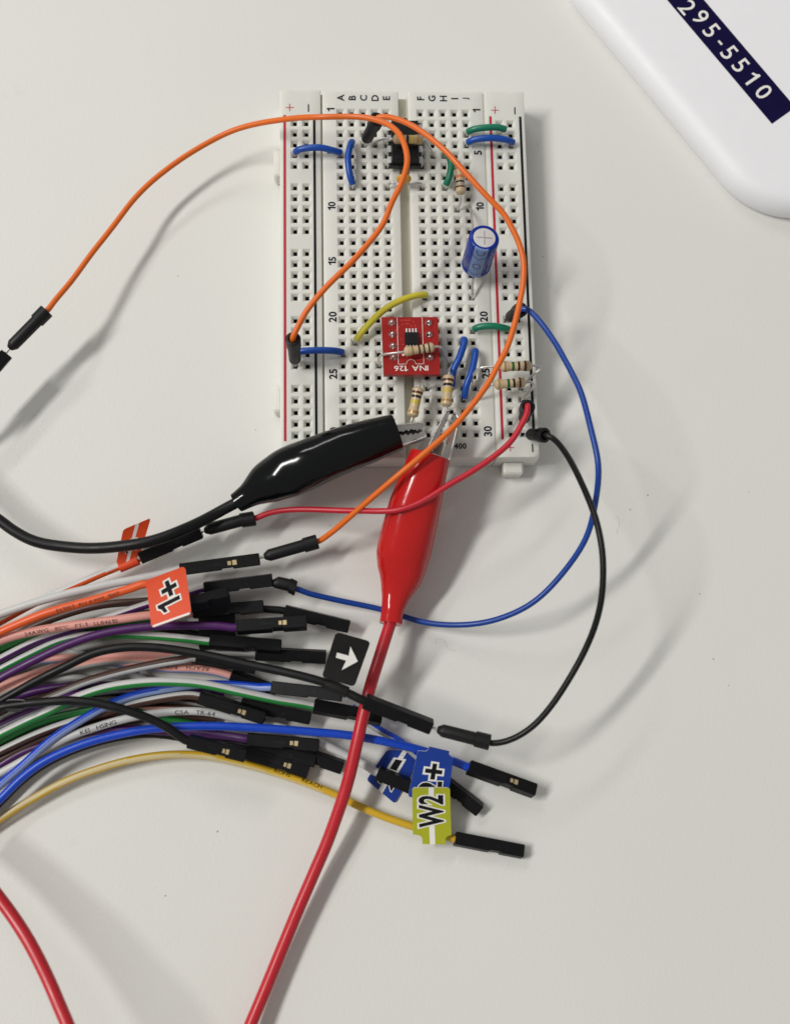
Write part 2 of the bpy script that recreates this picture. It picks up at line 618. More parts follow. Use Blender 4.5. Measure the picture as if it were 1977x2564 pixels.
# ------------------------------------------------------------------ white case at the upper right
def white_case():
    a0, a1 = px(1452, 0, 5), px(1733, 338, 5)
    e1 = unit(a1 - a0)
    e2 = V(-e1[1], e1[0], 0)               # to the upper right, onto the case
    if np.dot(e2, (1, 1, 0)) < 0:
        e2 = -e2
    R = 21.0
    # the far tangent: lowest point of the rounded corner
    low = px(1977, 551, 5)
    ori = a1
    # corner centre sits R inward from the straight edge; its lowest point is centre - R*y
    s = np.dot(low + V(0, R, 0) - ori, e1)
    cen = ori + e1 * s + e2 * R
    th = thing('white_case', 'glossy white plastic case with a navy number strip at the upper right', 'case', (*(cen + e2 * 20)[:2], 0))
    Lx, Ly = 95.0, 75.0                    # along -e1 and along e2
    def ring(inset, z):
        out = []
        r = R - inset
        cs = [cen, cen + e2 * (Ly - 2 * R), cen + e2 * (Ly - 2 * R) - e1 * (Lx - 2 * R), cen - e1 * (Lx - 2 * R)]
        st = [-e2, e1, e2, -e1]
        nx = [e1, e2, -e1, -e2]
        for c, u, w in zip(cs, st, nx):
            for k in range(17):
                t = math.pi / 2 * k / 16
                q = c + u * r * math.cos(t) + w * r * math.sin(t)
                out.append((q[0], q[1], z))
        return out
    rings = [ring(0.5, 0.0), ring(0.5, 0.4), ring(0.15, 0.8), ring(0, 1.4)]
    H, fr = 6.5, 4.0
    for k in range(9):
        t = math.pi / 2 * k / 8
        rings.append(ring(fr * (1 - math.cos(t)), H - fr + fr * math.sin(t)))
    rings.append(ring(fr + 3.0, H + 0.08))
    mb = MB()
    n = len(rings[0])
    vs = [q for r in rings for q in r]
    fs = []
    for i in range(len(rings) - 1):
        for j in range(n):
            k = (j + 1) % n
            fs.append((i * n + j, i * n + k, (i + 1) * n + k, (i + 1) * n + j))
    fs.append(tuple(range((len(rings) - 1) * n, len(rings) * n)))
    # winding: make the top face look up
    a, b, c = map(np.array, (vs[fs[-1][0]], vs[fs[-1][5]], vs[fs[-1][20]]))
    if np.cross(b - a, c - a)[2] < 0:
        fs = [f[::-1] for f in fs]
    mb.add(vs, fs)
    mb.build('shell', 'case', th, 30)
    z = H + 0.12
    e = px(1377 + 1555 * .3563, 870 * .3563, z)
    e1t = unit(px(1377 + 1555 * .3563, 870 * .3563, z) - px(1377 + 820 * .3563, 0, z))
    e2t = V(-e1t[1], e1t[0], 0)
    w = abs(np.dot(px(1377 + 1692 * .3563, 722 * .3563, z) - e, e2t))
    q = [e, e + e2t * w, e + e2t * w - e1t * 52, e - e1t * 52]
    mb = MB()
    mb.add(q + [p + V(0, 0, 0.04) for p in q], [(4, 5, 6, 7), (0, 1, 5, 4), (1, 2, 6, 5), (2, 3, 7, 6), (3, 0, 4, 7)])
    lab = mb.build('label_strip', 'ink_navy', th, 0)
    chars = [('2', 962, 50), ('9', 1055, 120), ('5', 1130, 213), ('-', 1192, 300), ('5', 1255, 368), ('5', 1335, 458), ('1', 1412, 548), ('0', 1497, 645)]
    for ch, x, y in chars:
        c = px(1377 + x * .3563, y * .3563, z + 0.05)
        h = 0.5 if ch == '-' else 4.15
        flat_text('printed_digit' if ch != '-' else 'printed_dash', ch, h, plane_map(c, e1t * (0.97 if ch != '-' else 0.9), e2t), 'ink_white', lab, 0.004)
    return th


white_case()

# ------------------------------------------------------------------ breadboard
BB = thing('breadboard', 'white solderless breadboard carrying the chip, resistors and jumper wires', 'breadboard', (0, 0, 0))
YT, YB = 42.3, -41.9


def strip(name, x0, x1, cols, rows, y0=YB, y1=YT):
    mb = MB()
    a, bq, d1, d2, d3 = 0.95, 0.405, 0.62, 0.8, 3.0
    ch = 0.3
    z = BT
    xs = [x0 + ch]
    for c in cols:
        xs += [COLX[c] - a, COLX[c] + a]
    xs.append(x1 - ch)
    rr = list(range(1, 31))
    ys = [y1 - ch]
    for r in rr:
        y = (15.5 - r) * PITCH
        ys += [y + a, y - a]
    ys.append(y0 + ch)
    idx = {}
    vs, fs, ms = [], [], []
    def vert(p):
        vs.append(p)
        return len(vs) - 1
    for i, x in enumerate(xs):
        for j, y in enumerate(ys):
            idx[(i, j)] = vert((x, y, z))
    for i in range(len(xs) - 1):
        for j in range(len(ys) - 1):
            q = (idx[(i, j)], idx[(i, j + 1)], idx[(i + 1, j + 1)], idx[(i + 1, j)])
            if i % 2 == 1 and j % 2 == 1 and rr[(j - 1) // 2] in rows:
                cx, cy = (xs[i] + xs[i + 1]) / 2, (ys[j] + ys[j + 1]) / 2
                prev = list(q)
                sg = ((-1, 1), (-1, -1), (1, -1), (1, 1))
                for half, dz, m in ((0.88, 0.05, 0), (0.66, 0.34, 0), (bq + 0.08, d1, 0), (bq, d2, 0), (bq, d2 + 0.02, 1), (bq, d3, 1)):
                    cur = [vert((cx + s * half, cy + t * half, z - dz)) for s, t in sg]
                    for k in range(4):
                        n = (k + 1) % 4
                        fs.append((prev[k], prev[n], cur[n], cur[k]))
                        ms.append(m)
                    prev = cur
                fs.append(tuple(prev))
                ms.append(1)
            else:
                fs.append(q)
                ms.append(0)
    # rim: chamfer then sides
    ni, nj = len(xs) - 1, len(ys) - 1
    loop = [(0, j) for j in range(nj)] + [(i, nj) for i in range(ni)] + [(ni, j) for j in range(nj, 0, -1)] + [(i, 0) for i in range(ni, 0, -1)]
    top = [idx[q] for q in loop]
    def push(v, dz, e):
        x, y, _ = v
        nx = x0 + e if abs(x - xs[0]) < 1e-6 else (x1 - e if abs(x - xs[-1]) < 1e-6 else x)
        ny = y1 - e if abs(y - ys[0]) < 1e-6 else (y0 + e if abs(y - ys[-1]) < 1e-6 else y)
        return vert((nx, ny, z - dz))
    cur = top
    for dz, e in ((0.09, 0.09), (0.3, 0.0), (BT - 0.15, 0.0)):
        nxt = [push(vs[k], dz, e) for k in top]
        n = len(cur)
        for k in range(n):
            m = (k + 1) % n
            fs.append((cur[k], nxt[k], nxt[m], cur[m]))
            ms.append(0)
        cur = nxt
    fs.append(tuple(cur)[::-1])
    ms.append(0)
    # flip if facing down
    mb.add(vs, [f for f in fs], ms)
    return mb.build(name, ['board', 'contact'], BB, 25)


rail_rows = {r for g in (2, 8, 14, 20, 26) for r in range(g, g + 5)}
all_rows = set(range(1, 31))
strip('power_rail_strip', -27.35, -18.32, ('lp', 'lm'), rail_rows)
strip('power_rail_strip', 18.18, 27.1, ('rp', 'rm'), rail_rows)
strip('terminal_strip', -17.95, -1.06, tuple("ABCDE"), all_rows, YB, YT - 0.2)
strip('terminal_strip', 1.06, 17.92, tuple("FGHIJ"), all_rows, YB, YT - 0.2)
mb = MB()
cbox(mb, (0, (YT + YB) / 2 - 0.1, 2.9), (EX, EY, EZ), (1.1, (YT - YB) / 2 - 0.3, 2.7), 0.05)
mb.build('centre_channel', 'channel', BB, 20)
for x, zs in ((-18.13, 7.4), (18.05, 8.25)):
    mb = MB()
    cbox(mb, (x, 0.1, zs / 2 + .1), (EX, EY, EZ), (0.24, 41.6, zs / 2 - .1), 0.02)
    mb.build('seam_filler', 'channel', BB, 20)
for x, y, hx, hy in ((22.2, -43.2, 2.15, 1.4), (-28.1, 27.0, 0.85, 3.3), (-28.1, -27.6, 0.85, 2.9)):
    mb = MB()
    zt = 4.2 if hx > 2 else 4.6
    cbox(mb, (x, y, zt / 2 + 0.1), (EX, EY, EZ), (hx, hy, zt / 2), 0.45)
    mb.build('interlock_tab', 'board', BB, 20)
# printed rail lines
ZI = BT + 0.012
for x, m in ((-26.25, 'ink_red'), (-19.75, 'ink_black'), (19.4, 'ink_red'), (26.08, 'ink_black')):
    mb = MB()
    w = 0.28
    mb.add([(x - w, -38.0, ZI), (x + w, -38.0, ZI), (x + w, 36.1, ZI), (x - w, 36.1, ZI)], [(0, 1, 2, 3)])
    mb.build('rail_line', m, BB, 0)


def plus(x, y, m, s=0.92, w=0.09):
    mb = MB()
    mb.add([(x - s, y - w, ZI), (x - w, y - w, ZI), (x - w, y - s, ZI), (x + w, y - s, ZI), (x + w, y - w, ZI), (x + s, y - w, ZI),
            (x + s, y + w, ZI), (x + w, y + w, ZI), (x + w, y + s, ZI), (x - w, y + s, ZI), (x - w, y + w, ZI), (x - s, y + w, ZI)],
           [(0, 1, 10, 11), (1, 4, 7, 10), (1, 2, 3, 4), (4, 5, 6, 7), (7, 8, 9, 10)])
    mb.build('plus_mark', m, BB, 0)


def minus(x, y):
    mb = MB()
    mb.add([(x - .14, y - .9, ZI), (x + .14, y - .9, ZI), (x + .14, y + .9, ZI), (x - .14, y + .9, ZI)], [(0, 1, 2, 3)])
    mb.build('minus_mark', 'ink_black', BB, 0)


plus(-25.15, 37.9, 'ink_red')
minus(-21.0, 37.8)
plus(20.5, 37.6, 'ink_red')
minus(24.95, 37.5)
plus(21.0, -39.8, 'ink_red', 0.8)
minus(25.7, -39.9)
plus(-25.2, -39.8, 'ink_red', 0.8)
minus(-21.0, -39.9)
for c in "ABCDEFGHIJ":
    h = 1.5
    if c in "IJ":
        h = 1.5
    flat_text('printed_letter', c, h, plane_map((COLX[c] + 0.12, 40.35, ZI), EY, -EX), 'ink_black', BB, 0.022)
for x in (-16.1, 16.35):
    for n in (1, 5, 10, 15, 20, 25, 30):
        flat_text('printed_number', str(n), 1.62, plane_map((x, (15.5 - n) * PITCH + 0.65, ZI), EY, -EX), 'ink_black', BB, 0.026)
flat_text('printed_number', '400', 1.15, plane_map((10.4, -39.35, ZI), EX, EY), 'ink_black', BB, 0.03)


# ------------------------------------------------------------------ short hook-up wires on the board
def link(label, a, b, pts, m, r=0.73, strip_a=0.0, strip_b=0.0):
    """a, b: hole positions; pts: way points of the insulation"""
    th = thing('hookup_wire', label, 'wire', (np.asarray(a) + np.asarray(b)) / 2 * (1, 1, 0) + V(0, 0, BT), 'short hook-up wires on the breadboard')
    pts = [q.copy() for q in pts]
    pts[0][2] = max(pts[0][2], BT + 1.0)
    pts[-1][2] = max(pts[-1][2], BT + 1.0)
    p = smooth_path(spline(pts, 8), 1)
    mb = MB()
    tube(mb, p, [r * 0.95] + [r] * (len(p) - 2) + [r * 0.95], 14)
    mb.build('insulation', m, th)
    for h, e, nx in ((a, p[0], p[1]), (b, p[-1], p[-2])):
        mb = MB()
        e2 = e + unit(nx - e) * 0.5
        tube(mb, spline([e2, e, np.asarray(h) + V(0, 0, 0.25), np.asarray(h) - V(0, 0, 3)], 5), 0.3, 8)
        mb.build('bare_end', 'metal', th)
    return th


H = hole
link('blue hook-up wire from left red rail to A5 at the top', H('lp', 5), H('A', 5),
     [H('lp', 5, 0.8) + V(0.1, 0, 0), H('lp', 5, 2.1) + V(1.2, .1, 0), H('lm', 5, 2.9) + V(3, .1, 0), H('A', 5, 2.2) + V(-2, -.1, 0), H('A', 5, 0.5)], 'jblue')
link('upright blue hook-up wire standing in column B near the top', H('B', 4), H('B', 8),
     [H('B', 4, 0.5), H('B', 4, 1.9) + V(-.3, -0.9, 0), H('B', 6, 2.7) + V(-1.0, .2, 0), H('B', 8, 1.9) + V(-.5, 1.3, 0), H('B', 8, 0.8) + V(0, .2, 0)], 'jblue')
link('green hook-up wire from J3 to right red rail, above the blue one', H('J', 3), H('rp', 3),
     [H('J', 3, 0.8) + V(.1, 0, 0), H('J', 3, 2.0) + V(1.3, 0.05, 0), H('J', 3, 2.7) + V(4, .1, 0), H('rp', 3, 2.6) + V(-.8, .2, 0), H('rp', 3, 2.0) + V(1.0, 0.1, 0)], 'jgreen')
link('blue hook-up wire from J4 to right black rail, below the green one', H('J', 4), H('rm', 4),
     [H('J', 4, 0.8), H('J', 4, 2.0) + V(1.3, 0.1, 0), H('J', 4, 2.8) + V(5, .1, 0), H('rm', 4, 2.2) + V(-1.4, 0, 0), H('rm', 4, 0.8) + V(.2, .1, 0)], 'jblue')
link('upright green hook-up wire in column H right of the chip', H('H', 5), H('H', 8),
     [H('H', 5, 0.5), H('H', 5, 1.8) + V(.4, -.6, 0), H('H', 6, 2.6) + V(1.1, -.8, 0), H('H', 8, 2.0) + V(.6, 1.2, 0), H('H', 8, 0.7) + V(0, .1, 0)], 'jgreen')
link('green hook-up wire from J21 to right rail near the number 20', H('J', 21), H('rp', 21),
     [H('J', 21, 0.6), H('J', 21, 1.9) + V(1.0, 0.15, 0), H('J', 21, 2.5) + V(4, .15, 0), H('rp', 21, 1.9) + V(-1, -.1, 0), H('rp', 21, 0.6)], 'jgreen')
link('blue hook-up wire from left rail plug to A23', H('lp', 23), H('A', 23),
     [H('lp', 23, 0.7), H('lp', 23, 1.9) + V(1.2, 0, 0), H('lm', 23, 2.2) + V(3, .1, 0), H('A', 23, 1.7) + V(-1.5, .1, 0), H('A', 23, 0.5)], 'jblue')
link('slanting blue hook-up wire beside the red module, left of the pair', H('I', 22), H('H', 26),
     [H('I', 22, 0.7) + V(.1, .2, 0), H('I', 22, 2.6) + V(.3, -.6, 0), H('I', 24, 2.9) + V(-1.0, .6, 0), H('H', 25, 2.2) + V(.3, .6, 0), H('H', 26, 0.6)], 'jblue')
link('slanting blue hook-up wire right of the pair, ending at I27', H('J', 23), H('I', 27),
     [H('J', 23, 0.8) + V(.1, .2, 0), H('J', 23, 2.5) + V(0, -.5, 0), H('J', 25, 3.0) + V(-.9, .4, 0), H('I', 26, 2.4) + V(.4, -.2, 0), H('I', 27, 0.8)], 'jblue')
link('yellow hook-up wire arching over the centre channel', H('B', 22), H('F', 18),
     [H('B', 22, 1.0) + V(.2, .2, 0), H('B', 22, 2.2) + V(1.8, 2.0, 0), H('E', 20, 2.9) + V(-1.7, .9, 0), H('E', 19, 3.0) + V(2.0, .6, 0), H('F', 18, 2.0) + V(-1.5, -.3, 0), H('F', 18, 0.7) + V(.2, .1, 0)], 'jyellow', 0.7)


# ------------------------------------------------------------------ resistors
def resistor(label, a, b, bands, lead_a, lead_b, r=1.05, body='res_body', lr=0.27):
    """a, b: ends of the body; bands: (from, to, material) along the body in fractions; lead_*: way points outward"""
    a, b = np.asarray(a, float), np.asarray(b, float)
    Lb = np.linalg.norm(b - a)
    th = thing('resistor', label, 'resistor', (*((a + b) / 2)[:2], BT), 'axial resistors')

    def rad(s):
        t = min(s, Lb - s)
        if t < 0.55:
            return r * (0.35 + 0.62 * math.sin(math.pi / 2 * t / 0.55))
        if t < 1.3:
            return r
        if t < 1.9:
            return r * (1 - 0.13 * (t - 1.3) / 0.6)
        return r * 0.87
    mb = MB()
    ss = np.concatenate((np.linspace(0, .55, 6), np.linspace(.7, 1.3, 3), np.linspace(1.45, Lb - 1.45, 9), np.linspace(Lb - 1.3, Lb - .7, 3), np.linspace(Lb - .55, Lb, 6)))
    lathe(mb, a, b, [(s, rad(s)) for s in ss], 20)
    mb.build('body', body, th, 50)
    d = unit(b - a)
    for f0, f1, m in bands:
        mb = MB()
        s0, s1 = f0 * Lb, f1 * Lb
        q = [(s, rad(s) + 0.015) for s in np.linspace(s0, s1, 5)]
        lathe(mb, a, b, [(s0, q[0][1] - 0.06)] + q + [(s1, q[-1][1] - 0.06)], 20)
        mb.build('colour_band', m, th, 60)
    for e, ld, s in ((a, lead_a, d), (b, lead_b, -d)):
        mb = MB()
        tube(mb, smooth_path(spline([e + s * 0.4, e - s * 0.6] + [np.asarray(q) for q in ld], 7), 1), lr, 9)
        mb.build('lead', 'metal', th)
    return th


# 1: across the top of the chip
resistor('resistor lying across the black chip under the orange wire', px(660 + 1362 / 4.21, 200 + 622 / 4.21, BT + 6.4), px(1000 + 240 / 4.21, 200 + 632 / 4.21, BT + 6.2),
         [(.28, .37, 'b_brown'), (.44, .53, 'b_black'), (.6, .68, 'b_yellow'), (.80, .88, 'b_gold')],
         [px(660 + 1290 / 4.21, 200 + 622 / 4.21, BT + 5.6), px(660 + 1215 / 4.21, 200 + 640 / 4.21, BT + 3), H('D', 4, .3) + V(0, 0, .6), H('D', 4, -3)],
         [px(1000 + 285 / 4.21, 200 + 655 / 4.21, BT + 5.6), px(1000 + 325 / 4.21, 200 + 720 / 4.21, BT + 3.2), H('G', 5, 0.5), H('G', 5, -3)], body='res_tan')
# 2: upright in column I
resistor('resistor standing along column I with an orange band', px(1000 + 632 / 4.21, 200 + 895 / 4.21, BT + 3.6), px(1000 + 643 / 4.21, 200 + 1212 / 4.21, BT + 3.0),
         [(.12, .18, 'b_gold'), (.38, .46, 'b_orange'), (.56, .62, 'b_black'), (.64, .71, 'b_grey'), (.73, .79, 'b_brown')],
         [H('I', 6, 2.4) + V(.2, -.2, 0), H('I', 6, 0.3), H('I', 6, -3)],
         [px(1000 + 640 / 4.21, 200 + 1290 / 4.21, BT + 2), H('I', 10, 0.3), H('I', 10, -3)], r=1.1)
# 3: over the red module
resistor('resistor lying over the red module board', px(1000 + 45 / 4.21, 560 + 1352 / 4.21, BT + 6.9), px(1000 + 368 / 4.21, 560 + 1300 / 4.21, BT + 6.8),
         [(.25, .30, 'b_gold'), (.46, .52, 'b_brown'), (.62, .67, 'b_black'), (.78, .83, 'b_black')],
         [px(660 + 1350 / 4.21, 560 + 1368 / 4.21, BT + 6.6), px(660 + 1245 / 4.21, 560 + 1385 / 4.21, BT + 5.6), px(660 + 1212 / 4.21, 560 + 1425 / 4.21, BT + 3.4), H('D', 24, .3), H('D', 24, -3)],
         [px(1000 + 430 / 4.21, 560 + 1305 / 4.21, BT + 6.4), px(1000 + 470 / 4.21, 560 + 1385 / 4.21, BT + 3.4), H('H', 24, 0.4) + V(-.2, .2, 0), H('H', 24, -3)])
# 4: held by the black clip
resistor('yellow-banded resistor whose lead is held by the black clip', px(1000 + 200 / 4.21, 900 + 290 / 4.21, BT + 5.2), px(1000 + 132 / 4.21, 900 + 612 / 4.21, BT + 4.6),
         [(.16, .23, 'b_brown'), (.29, .37, 'b_black'), (.45, .57, 'b_yellow'), (.8, .86, 'b_gold')],
         [px(1000 + 212 / 4.21, 900 + 232 / 4.21, BT + 4.4), px(1000 + 245 / 4.21, 900 + 215 / 4.21, BT + 3.8), H('F', 26, 1.6) + V(0, .2, 0), H('F', 26, -3)],
         [px(1000 + 112 / 4.21, 900 + 680 / 4.21, BT + 4.3), px(1000 + 100 / 4.21, 900 + 760 / 4.21, BT + 4.4)], r=1.18)
# 5: held by the red clip
resistor('yellow-banded resistor whose lead is held by the red clip', px(1000 + 519 / 4.21, 900 + 160 / 4.21, BT + 4.4), px(1000 + 490 / 4.21, 900 + 500 / 4.21, BT + 4.6),
         [(.16, .23, 'b_brown'), (.30, .38, 'b_black'), (.47, .57, 'b_yellow'), (.8, .86, 'b_gold')],
         [px(1000 + 524 / 4.21, 900 + 105 / 4.21, BT + 3.2), H('H', 24, 0.6) + V(.25, -.2, 0), H('H', 24, -3) + V(.25, 0, 0)],
         [px(1000 + 482 / 4.21, 900 + 560 / 4.21, BT + 4.5), px(1000 + 492 / 4.21, 900 + 650 / 4.21, BT + 4.8)], r=1.18)
# 6, 7: the pair over the right rail
resistor('green-banded resistor over the right rail, upper of the pair', px(1000 + 1058 / 4.21, 900 + 78 / 4.21, BT + 5.2), px(1000 + 1388 / 4.21, 900 + 66 / 4.21, BT + 5.2),
         [(.12, .17, 'b_gold'), (.36, .44, 'b_green'), (.55, .62, 'b_black'), (.75, .82, 'b_brown')],
         [px(1000 + 960 / 4.21, 900 + 78 / 4.21, BT + 5), px(1000 + 830 / 4.21, 900 + 100 / 4.21, BT + 4.4), px(1000 + 768 / 4.21, 900 + 180 / 4.21, BT + 3), H('J', 26, .5) + V(-.4, 0.3, 0), H('J', 26, -3)],
         [px(1000 + 1450 / 4.21, 900 + 68 / 4.21, BT + 5.2), px(1000 + 1487 / 4.21, 900 + 90 / 4.21, BT + 5.0), px(1000 + 1400 / 4.21, 900 + 165 / 4.21, BT + 3.6), px(1000 + 1335 / 4.21, 900 + 235 / 4.21, BT + 2.0), H('rm', 26, .3), H('rm', 26, -3)], r=1.12)
resistor('green-banded resistor over the right rail, lower of the pair', px(1000 + 995 / 4.21, 900 + 266 / 4.21, BT + 4.4), px(1000 + 1328 / 4.21, 900 + 240 / 4.21, BT + 4.4),
         [(.12, .17, 'b_gold'), (.40, .48, 'b_green'), (.58, .65, 'b_black'), (.77, .83, 'b_brown')],
         [px(1000 + 930 / 4.21, 900 + 300 / 4.21, BT + 3.4), H('J', 27, .5), H('J', 27, -3)],
         [px(1000 + 1380 / 4.21, 900 + 236 / 4.21, BT + 4.4), px(1000 + 1408 / 4.21, 900 + 262 / 4.21, BT + 4.0), px(1000 + 1380 / 4.21, 900 + 325 / 4.21, BT + 2.6), H('rm', 27, .3), H('rm', 27, -3)], r=1.12)


# ------------------------------------------------------------------ dual in-line chip
def dip():
    c = (H('E', 4.5) + H('F', 4.5)) / 2
    th = thing('integrated_circuit', 'black eight-pin chip straddling the channel near the top', 'chip', c)
    mb = MB()
    zc = BT + 2.75
    # two tapered halves meeting at the pin plane
    L2, W2 = 4.75, 3.08
    pr = [(-1.7, -0.30), (-1.6, -0.40), (-0.42, -0.40), (-0.36, 0.02), (0, 0), (1.55, 0.22), (1.65, 0.32)]
    vs, fs = [], []
    for dz, ins in pr:
        vs += [(c[0] + sx * (W2 - ins), c[1] + sy * (L2 - ins), zc + dz) for sx, sy in ((-1, -1), (1, -1), (1, 1), (-1, 1))]
    for i in range(len(pr) - 1):
        for j in range(4):
            k = (j + 1) % 4
            fs.append((i * 4 + j, i * 4 + k, i * 4 + 4 + k, i * 4 + 4 + j))
    fs += [(3, 2, 1, 0), tuple(range(len(vs) - 4, len(vs)))]
    mb.add(vs, fs)
    body = mb.build('body', 'chip', th, 20)
    mb = MB()
    lathe(mb, (c[0], c[1] + L2 - .35, zc + 1.4), (c[0], c[1] + L2 - .35, zc + 1.66), [(0, .7), (.26, .7), (.262, .3)], 20)
    mb.build('notch', 'black_pvc', body)
    for sx, colm in ((-1, 'E'), (1, 'F')):
        for r in (3, 4, 5, 6):
            h = H(colm, r)
            x0 = c[0] + sx * W2 * 0.97
            mb = MB()
            w, t = 0.72, 0.14
            pts = [(x0, zc), (h[0] - sx * .12, zc), (h[0] + sx * .05, zc - .2), (h[0] + sx * .05, BT + 1.1)]
            vs, fs = [], []
            for x, z in pts:
                vs += [(x, h[1] - w, z), (x, h[1] + w, z)]
            n = len(pts)
            # underside copy
            off = [(0, -t * 2), (-sx * t * 1.2, -t * 2), (-sx * t * 2, -t), (-sx * t * 2, 0)]
            for (x, z), (ox, oz) in zip(pts, off):
                vs += [(x + ox, h[1] - w, z + oz), (x + ox, h[1] + w, z + oz)]
            for i in range(n - 1):
                a, b = 2 * i, 2 * i + 1
                fs += [(a, a + 2, b + 2, b), (2 * n + a, 2 * n + b, 2 * n + b + 2, 2 * n + a + 2), (a, 2 * n + a, 2 * n + a + 2, a + 2), (b, b + 2, 2 * n + b + 2, 2 * n + b)]
            fs += [(0, 1, 2 * n + 1, 2 * n), (2 * n - 2, 4 * n - 2, 4 * n - 1, 2 * n - 1)]
            mb.add(vs, fs)
            cbox(mb, (h[0] - sx * .1, h[1], BT - .9), (EX, EY, EZ), (.14, .26, 2.1), .02)
            mb.build('pin', 'pin', th, 20)


dip()


# ------------------------------------------------------------------ small ceramic capacitor
def ceramic():
    c = px(660 + 1476 / 4.21, 200 + 1045 / 4.21, BT + 3.0)
    th = thing('ceramic_capacitor', 'small yellow ceramic capacitor below the black chip', 'capacitor', (*c[:2], BT))
    mb = MB()
    a = c + V(0, .75, -.2)
    b = c - V(0, .75, -.2)
    n = 9
    # lens-shaped dipped body standing on its leads, facing along y
    vs = [(math.sin(math.pi * k / n)) for k in range(n + 1)]
    p = [c + (b - a) * (-.5 * math.cos(math.pi * k / n)) * -1.0 for k in range(n + 1)]
    tube(mb, p, [(max(.05, 1.65 * v), max(.05, 1.45 * v)) for v in vs], 20, True)
    mb.build('body', 'cer_yellow', th, 80)
    for s, hc in ((-1, 'E'), (1, 'F')):
        mb = MB()
        tube(mb, spline([c + V(s * .6, -.2, -.9), c + V(s * 1.5, -.7, -1.2), H(hc, 8, 1.7) + V(-s * .9, .15, 0), H(hc, 8, 1.2) + V(-s * .2, .1, 0), H(hc, 8, 0), H(hc, 8, -3)], 6), .25, 8)
        mb.build('lead', 'metal', th)


ceramic()


# ------------------------------------------------------------------ electrolytic capacitor
def electrolytic():
    Z = lambda x, y, h: px(1000 + x / 4.21, 560 + y / 4.21, BT + h)
    a = Z(803, 440, 3.2)
    b = Z(893, 146, 13.4)
    d = unit(b - a)
    L = np.linalg.norm(b - a)
    th = thing('electrolytic_capacitor', 'leaning blue can capacitor with silver vented top', 'capacitor', (*a[:2], BT))
    R = 3.15
    mb = MB()
    lathe(mb, a, b, [(0, R - .5), (.06, R - .2), (.3, R), (1.1, R), (1.35, R - .17), (1.6, R), (L - .45, R), (L - .15, R - .12), (L, R - .38), (L, R - .8), (L - .12, R - .9)], 40)
    mb.build('sleeve', 'cap_blue', th, 50)
    mb = MB()
    lathe(mb, b - d * .5, b, [(0, R - .85), (.42, R - .85), (.44, R - 1.0), (.44, .1)], 32)
    top = mb.build('vent_disc', 'alu', th, 40)
    # local frame: f faces the lower side of the photo (the printed stripe)
    f = unit(V(-.26, -1, 0.0) - d * np.dot(V(-.26, -1, 0), d))
    g = np.cross(d, f)
    for k, ang in enumerate((12, 102, 192, 282)):
        t = math.radians(ang)
        u = f * math.cos(t) + g * math.sin(t)
        w = np.cross(d, u)
        mb = MB()
        cbox(mb, b - d * .05 + u * .78, (u, w, d), (.85, .11, .07), .03)
        mb.build('vent_score', 'metal', top, 0)
    def cyl(t, s, e=0.015):
        """t: mm round the can from the stripe's middle, s: mm along from the base"""
        an = t / R
        r = R + e
        if s > L - .45:
            k = min(1, (s - (L - .45)) / .45)
            r = R - .38 * k ** 2 + e
            s = L - .45 + .46 * math.sin(math.pi / 2 * k)
        return a + d * s + (f * math.cos(an) + g * math.sin(an)) * r
    mb = MB()
    ts, ss = np.linspace(-1.55, 1.55, 9), list(np.linspace(.25, L - .46, 6)) + [L - .3, L - .15, L + .0]
    vs = [cyl(t, s) for s in ss for t in ts]
    fs = [(i * 9 + j, i * 9 + j + 1, i * 9 + j + 10, i * 9 + j + 9) for i in range(len(ss) - 1) for j in range(8)]
    mb.add(vs, fs)
    st = mb.build('polarity_stripe', 'cap_stripe', th, 60)
    def line(pts, w=.1, closed=False):
        mb = MB()
        q = [np.array(p, float) for p in pts]
        if closed:
            q = q + [q[0]]
        dense = []
        for i in range(len(q) - 1):
            for k in range(4):
                dense.append(q[i] + (q[i + 1] - q[i]) * k / 4)
        dense.append(q[-1])
        vs, fs = [], []
        for i, p in enumerate(dense):
            t = dense[min(i + 1, len(dense) - 1)] - dense[max(i - 1, 0)]
            n = unit((-t[1], t[0])) * w
            vs += [cyl(*(p + n), .03), cyl(*(p - n), .03)]
        for i in range(len(dense) - 1):
            fs.append((2 * i, 2 * i + 1, 2 * i + 3, 2 * i + 2))
        mb.add(vs, fs)
        mb.build('printed_mark', 'cap_line', st, 0)
    m = L * .42
    line([(-.35, m - .95), (.35, m - .95), (.72, m - .55), (.72, m + .35), (.35, m + .75), (-.35, m + .75), (-.72, m + .35), (-.72, m - .55)], closed=True)
    line([(-1.5, L - 2.6), (0, L - 3.6), (1.5, L - 2.6)])
    line([(-.8, L - .2), (-.8, L - 1.5), (-.3, L - 1.95), (.3, L - 1.95), (.8, L - 1.5), (.8, L - .2)])
    line([(-1.5, 2.0), (0, 1.2), (1.5, 2.0)])
    line([(1.55, .3), (1.55, L - .5)], .06)
    line([(-1.55, .3), (-1.55, L - .5)], .06)
    # tiny white print beside the stripe
    for i in range(9):
        s0 = 1.8 + i * .78
        mb = MB()
        mb.add([cyl(2.5, s0), cyl(3.1, s0), cyl(3.1, s0 + .42), cyl(2.5, s0 + .42)], [(0, 1, 2, 3)])
        mb.build('printed_mark', 'cap_stripe', th, 0)
    for base, hc, mid in ((a + g * 0 + V(.2, -1.2, 0), H('J', 18), Z(768, 600, 2.6)), (a + V(-.2, 1.2, 0), H('J', 10), Z(765, -40, 3.2))):
        mb = MB()
        tube(mb, spline([base + d * .3, base - d * .5, mid, hc + V(0, 0, .3), hc - V(0, 0, 3)], 7), .27, 9)
        mb.build('lead', 'metal', th)


electrolytic()


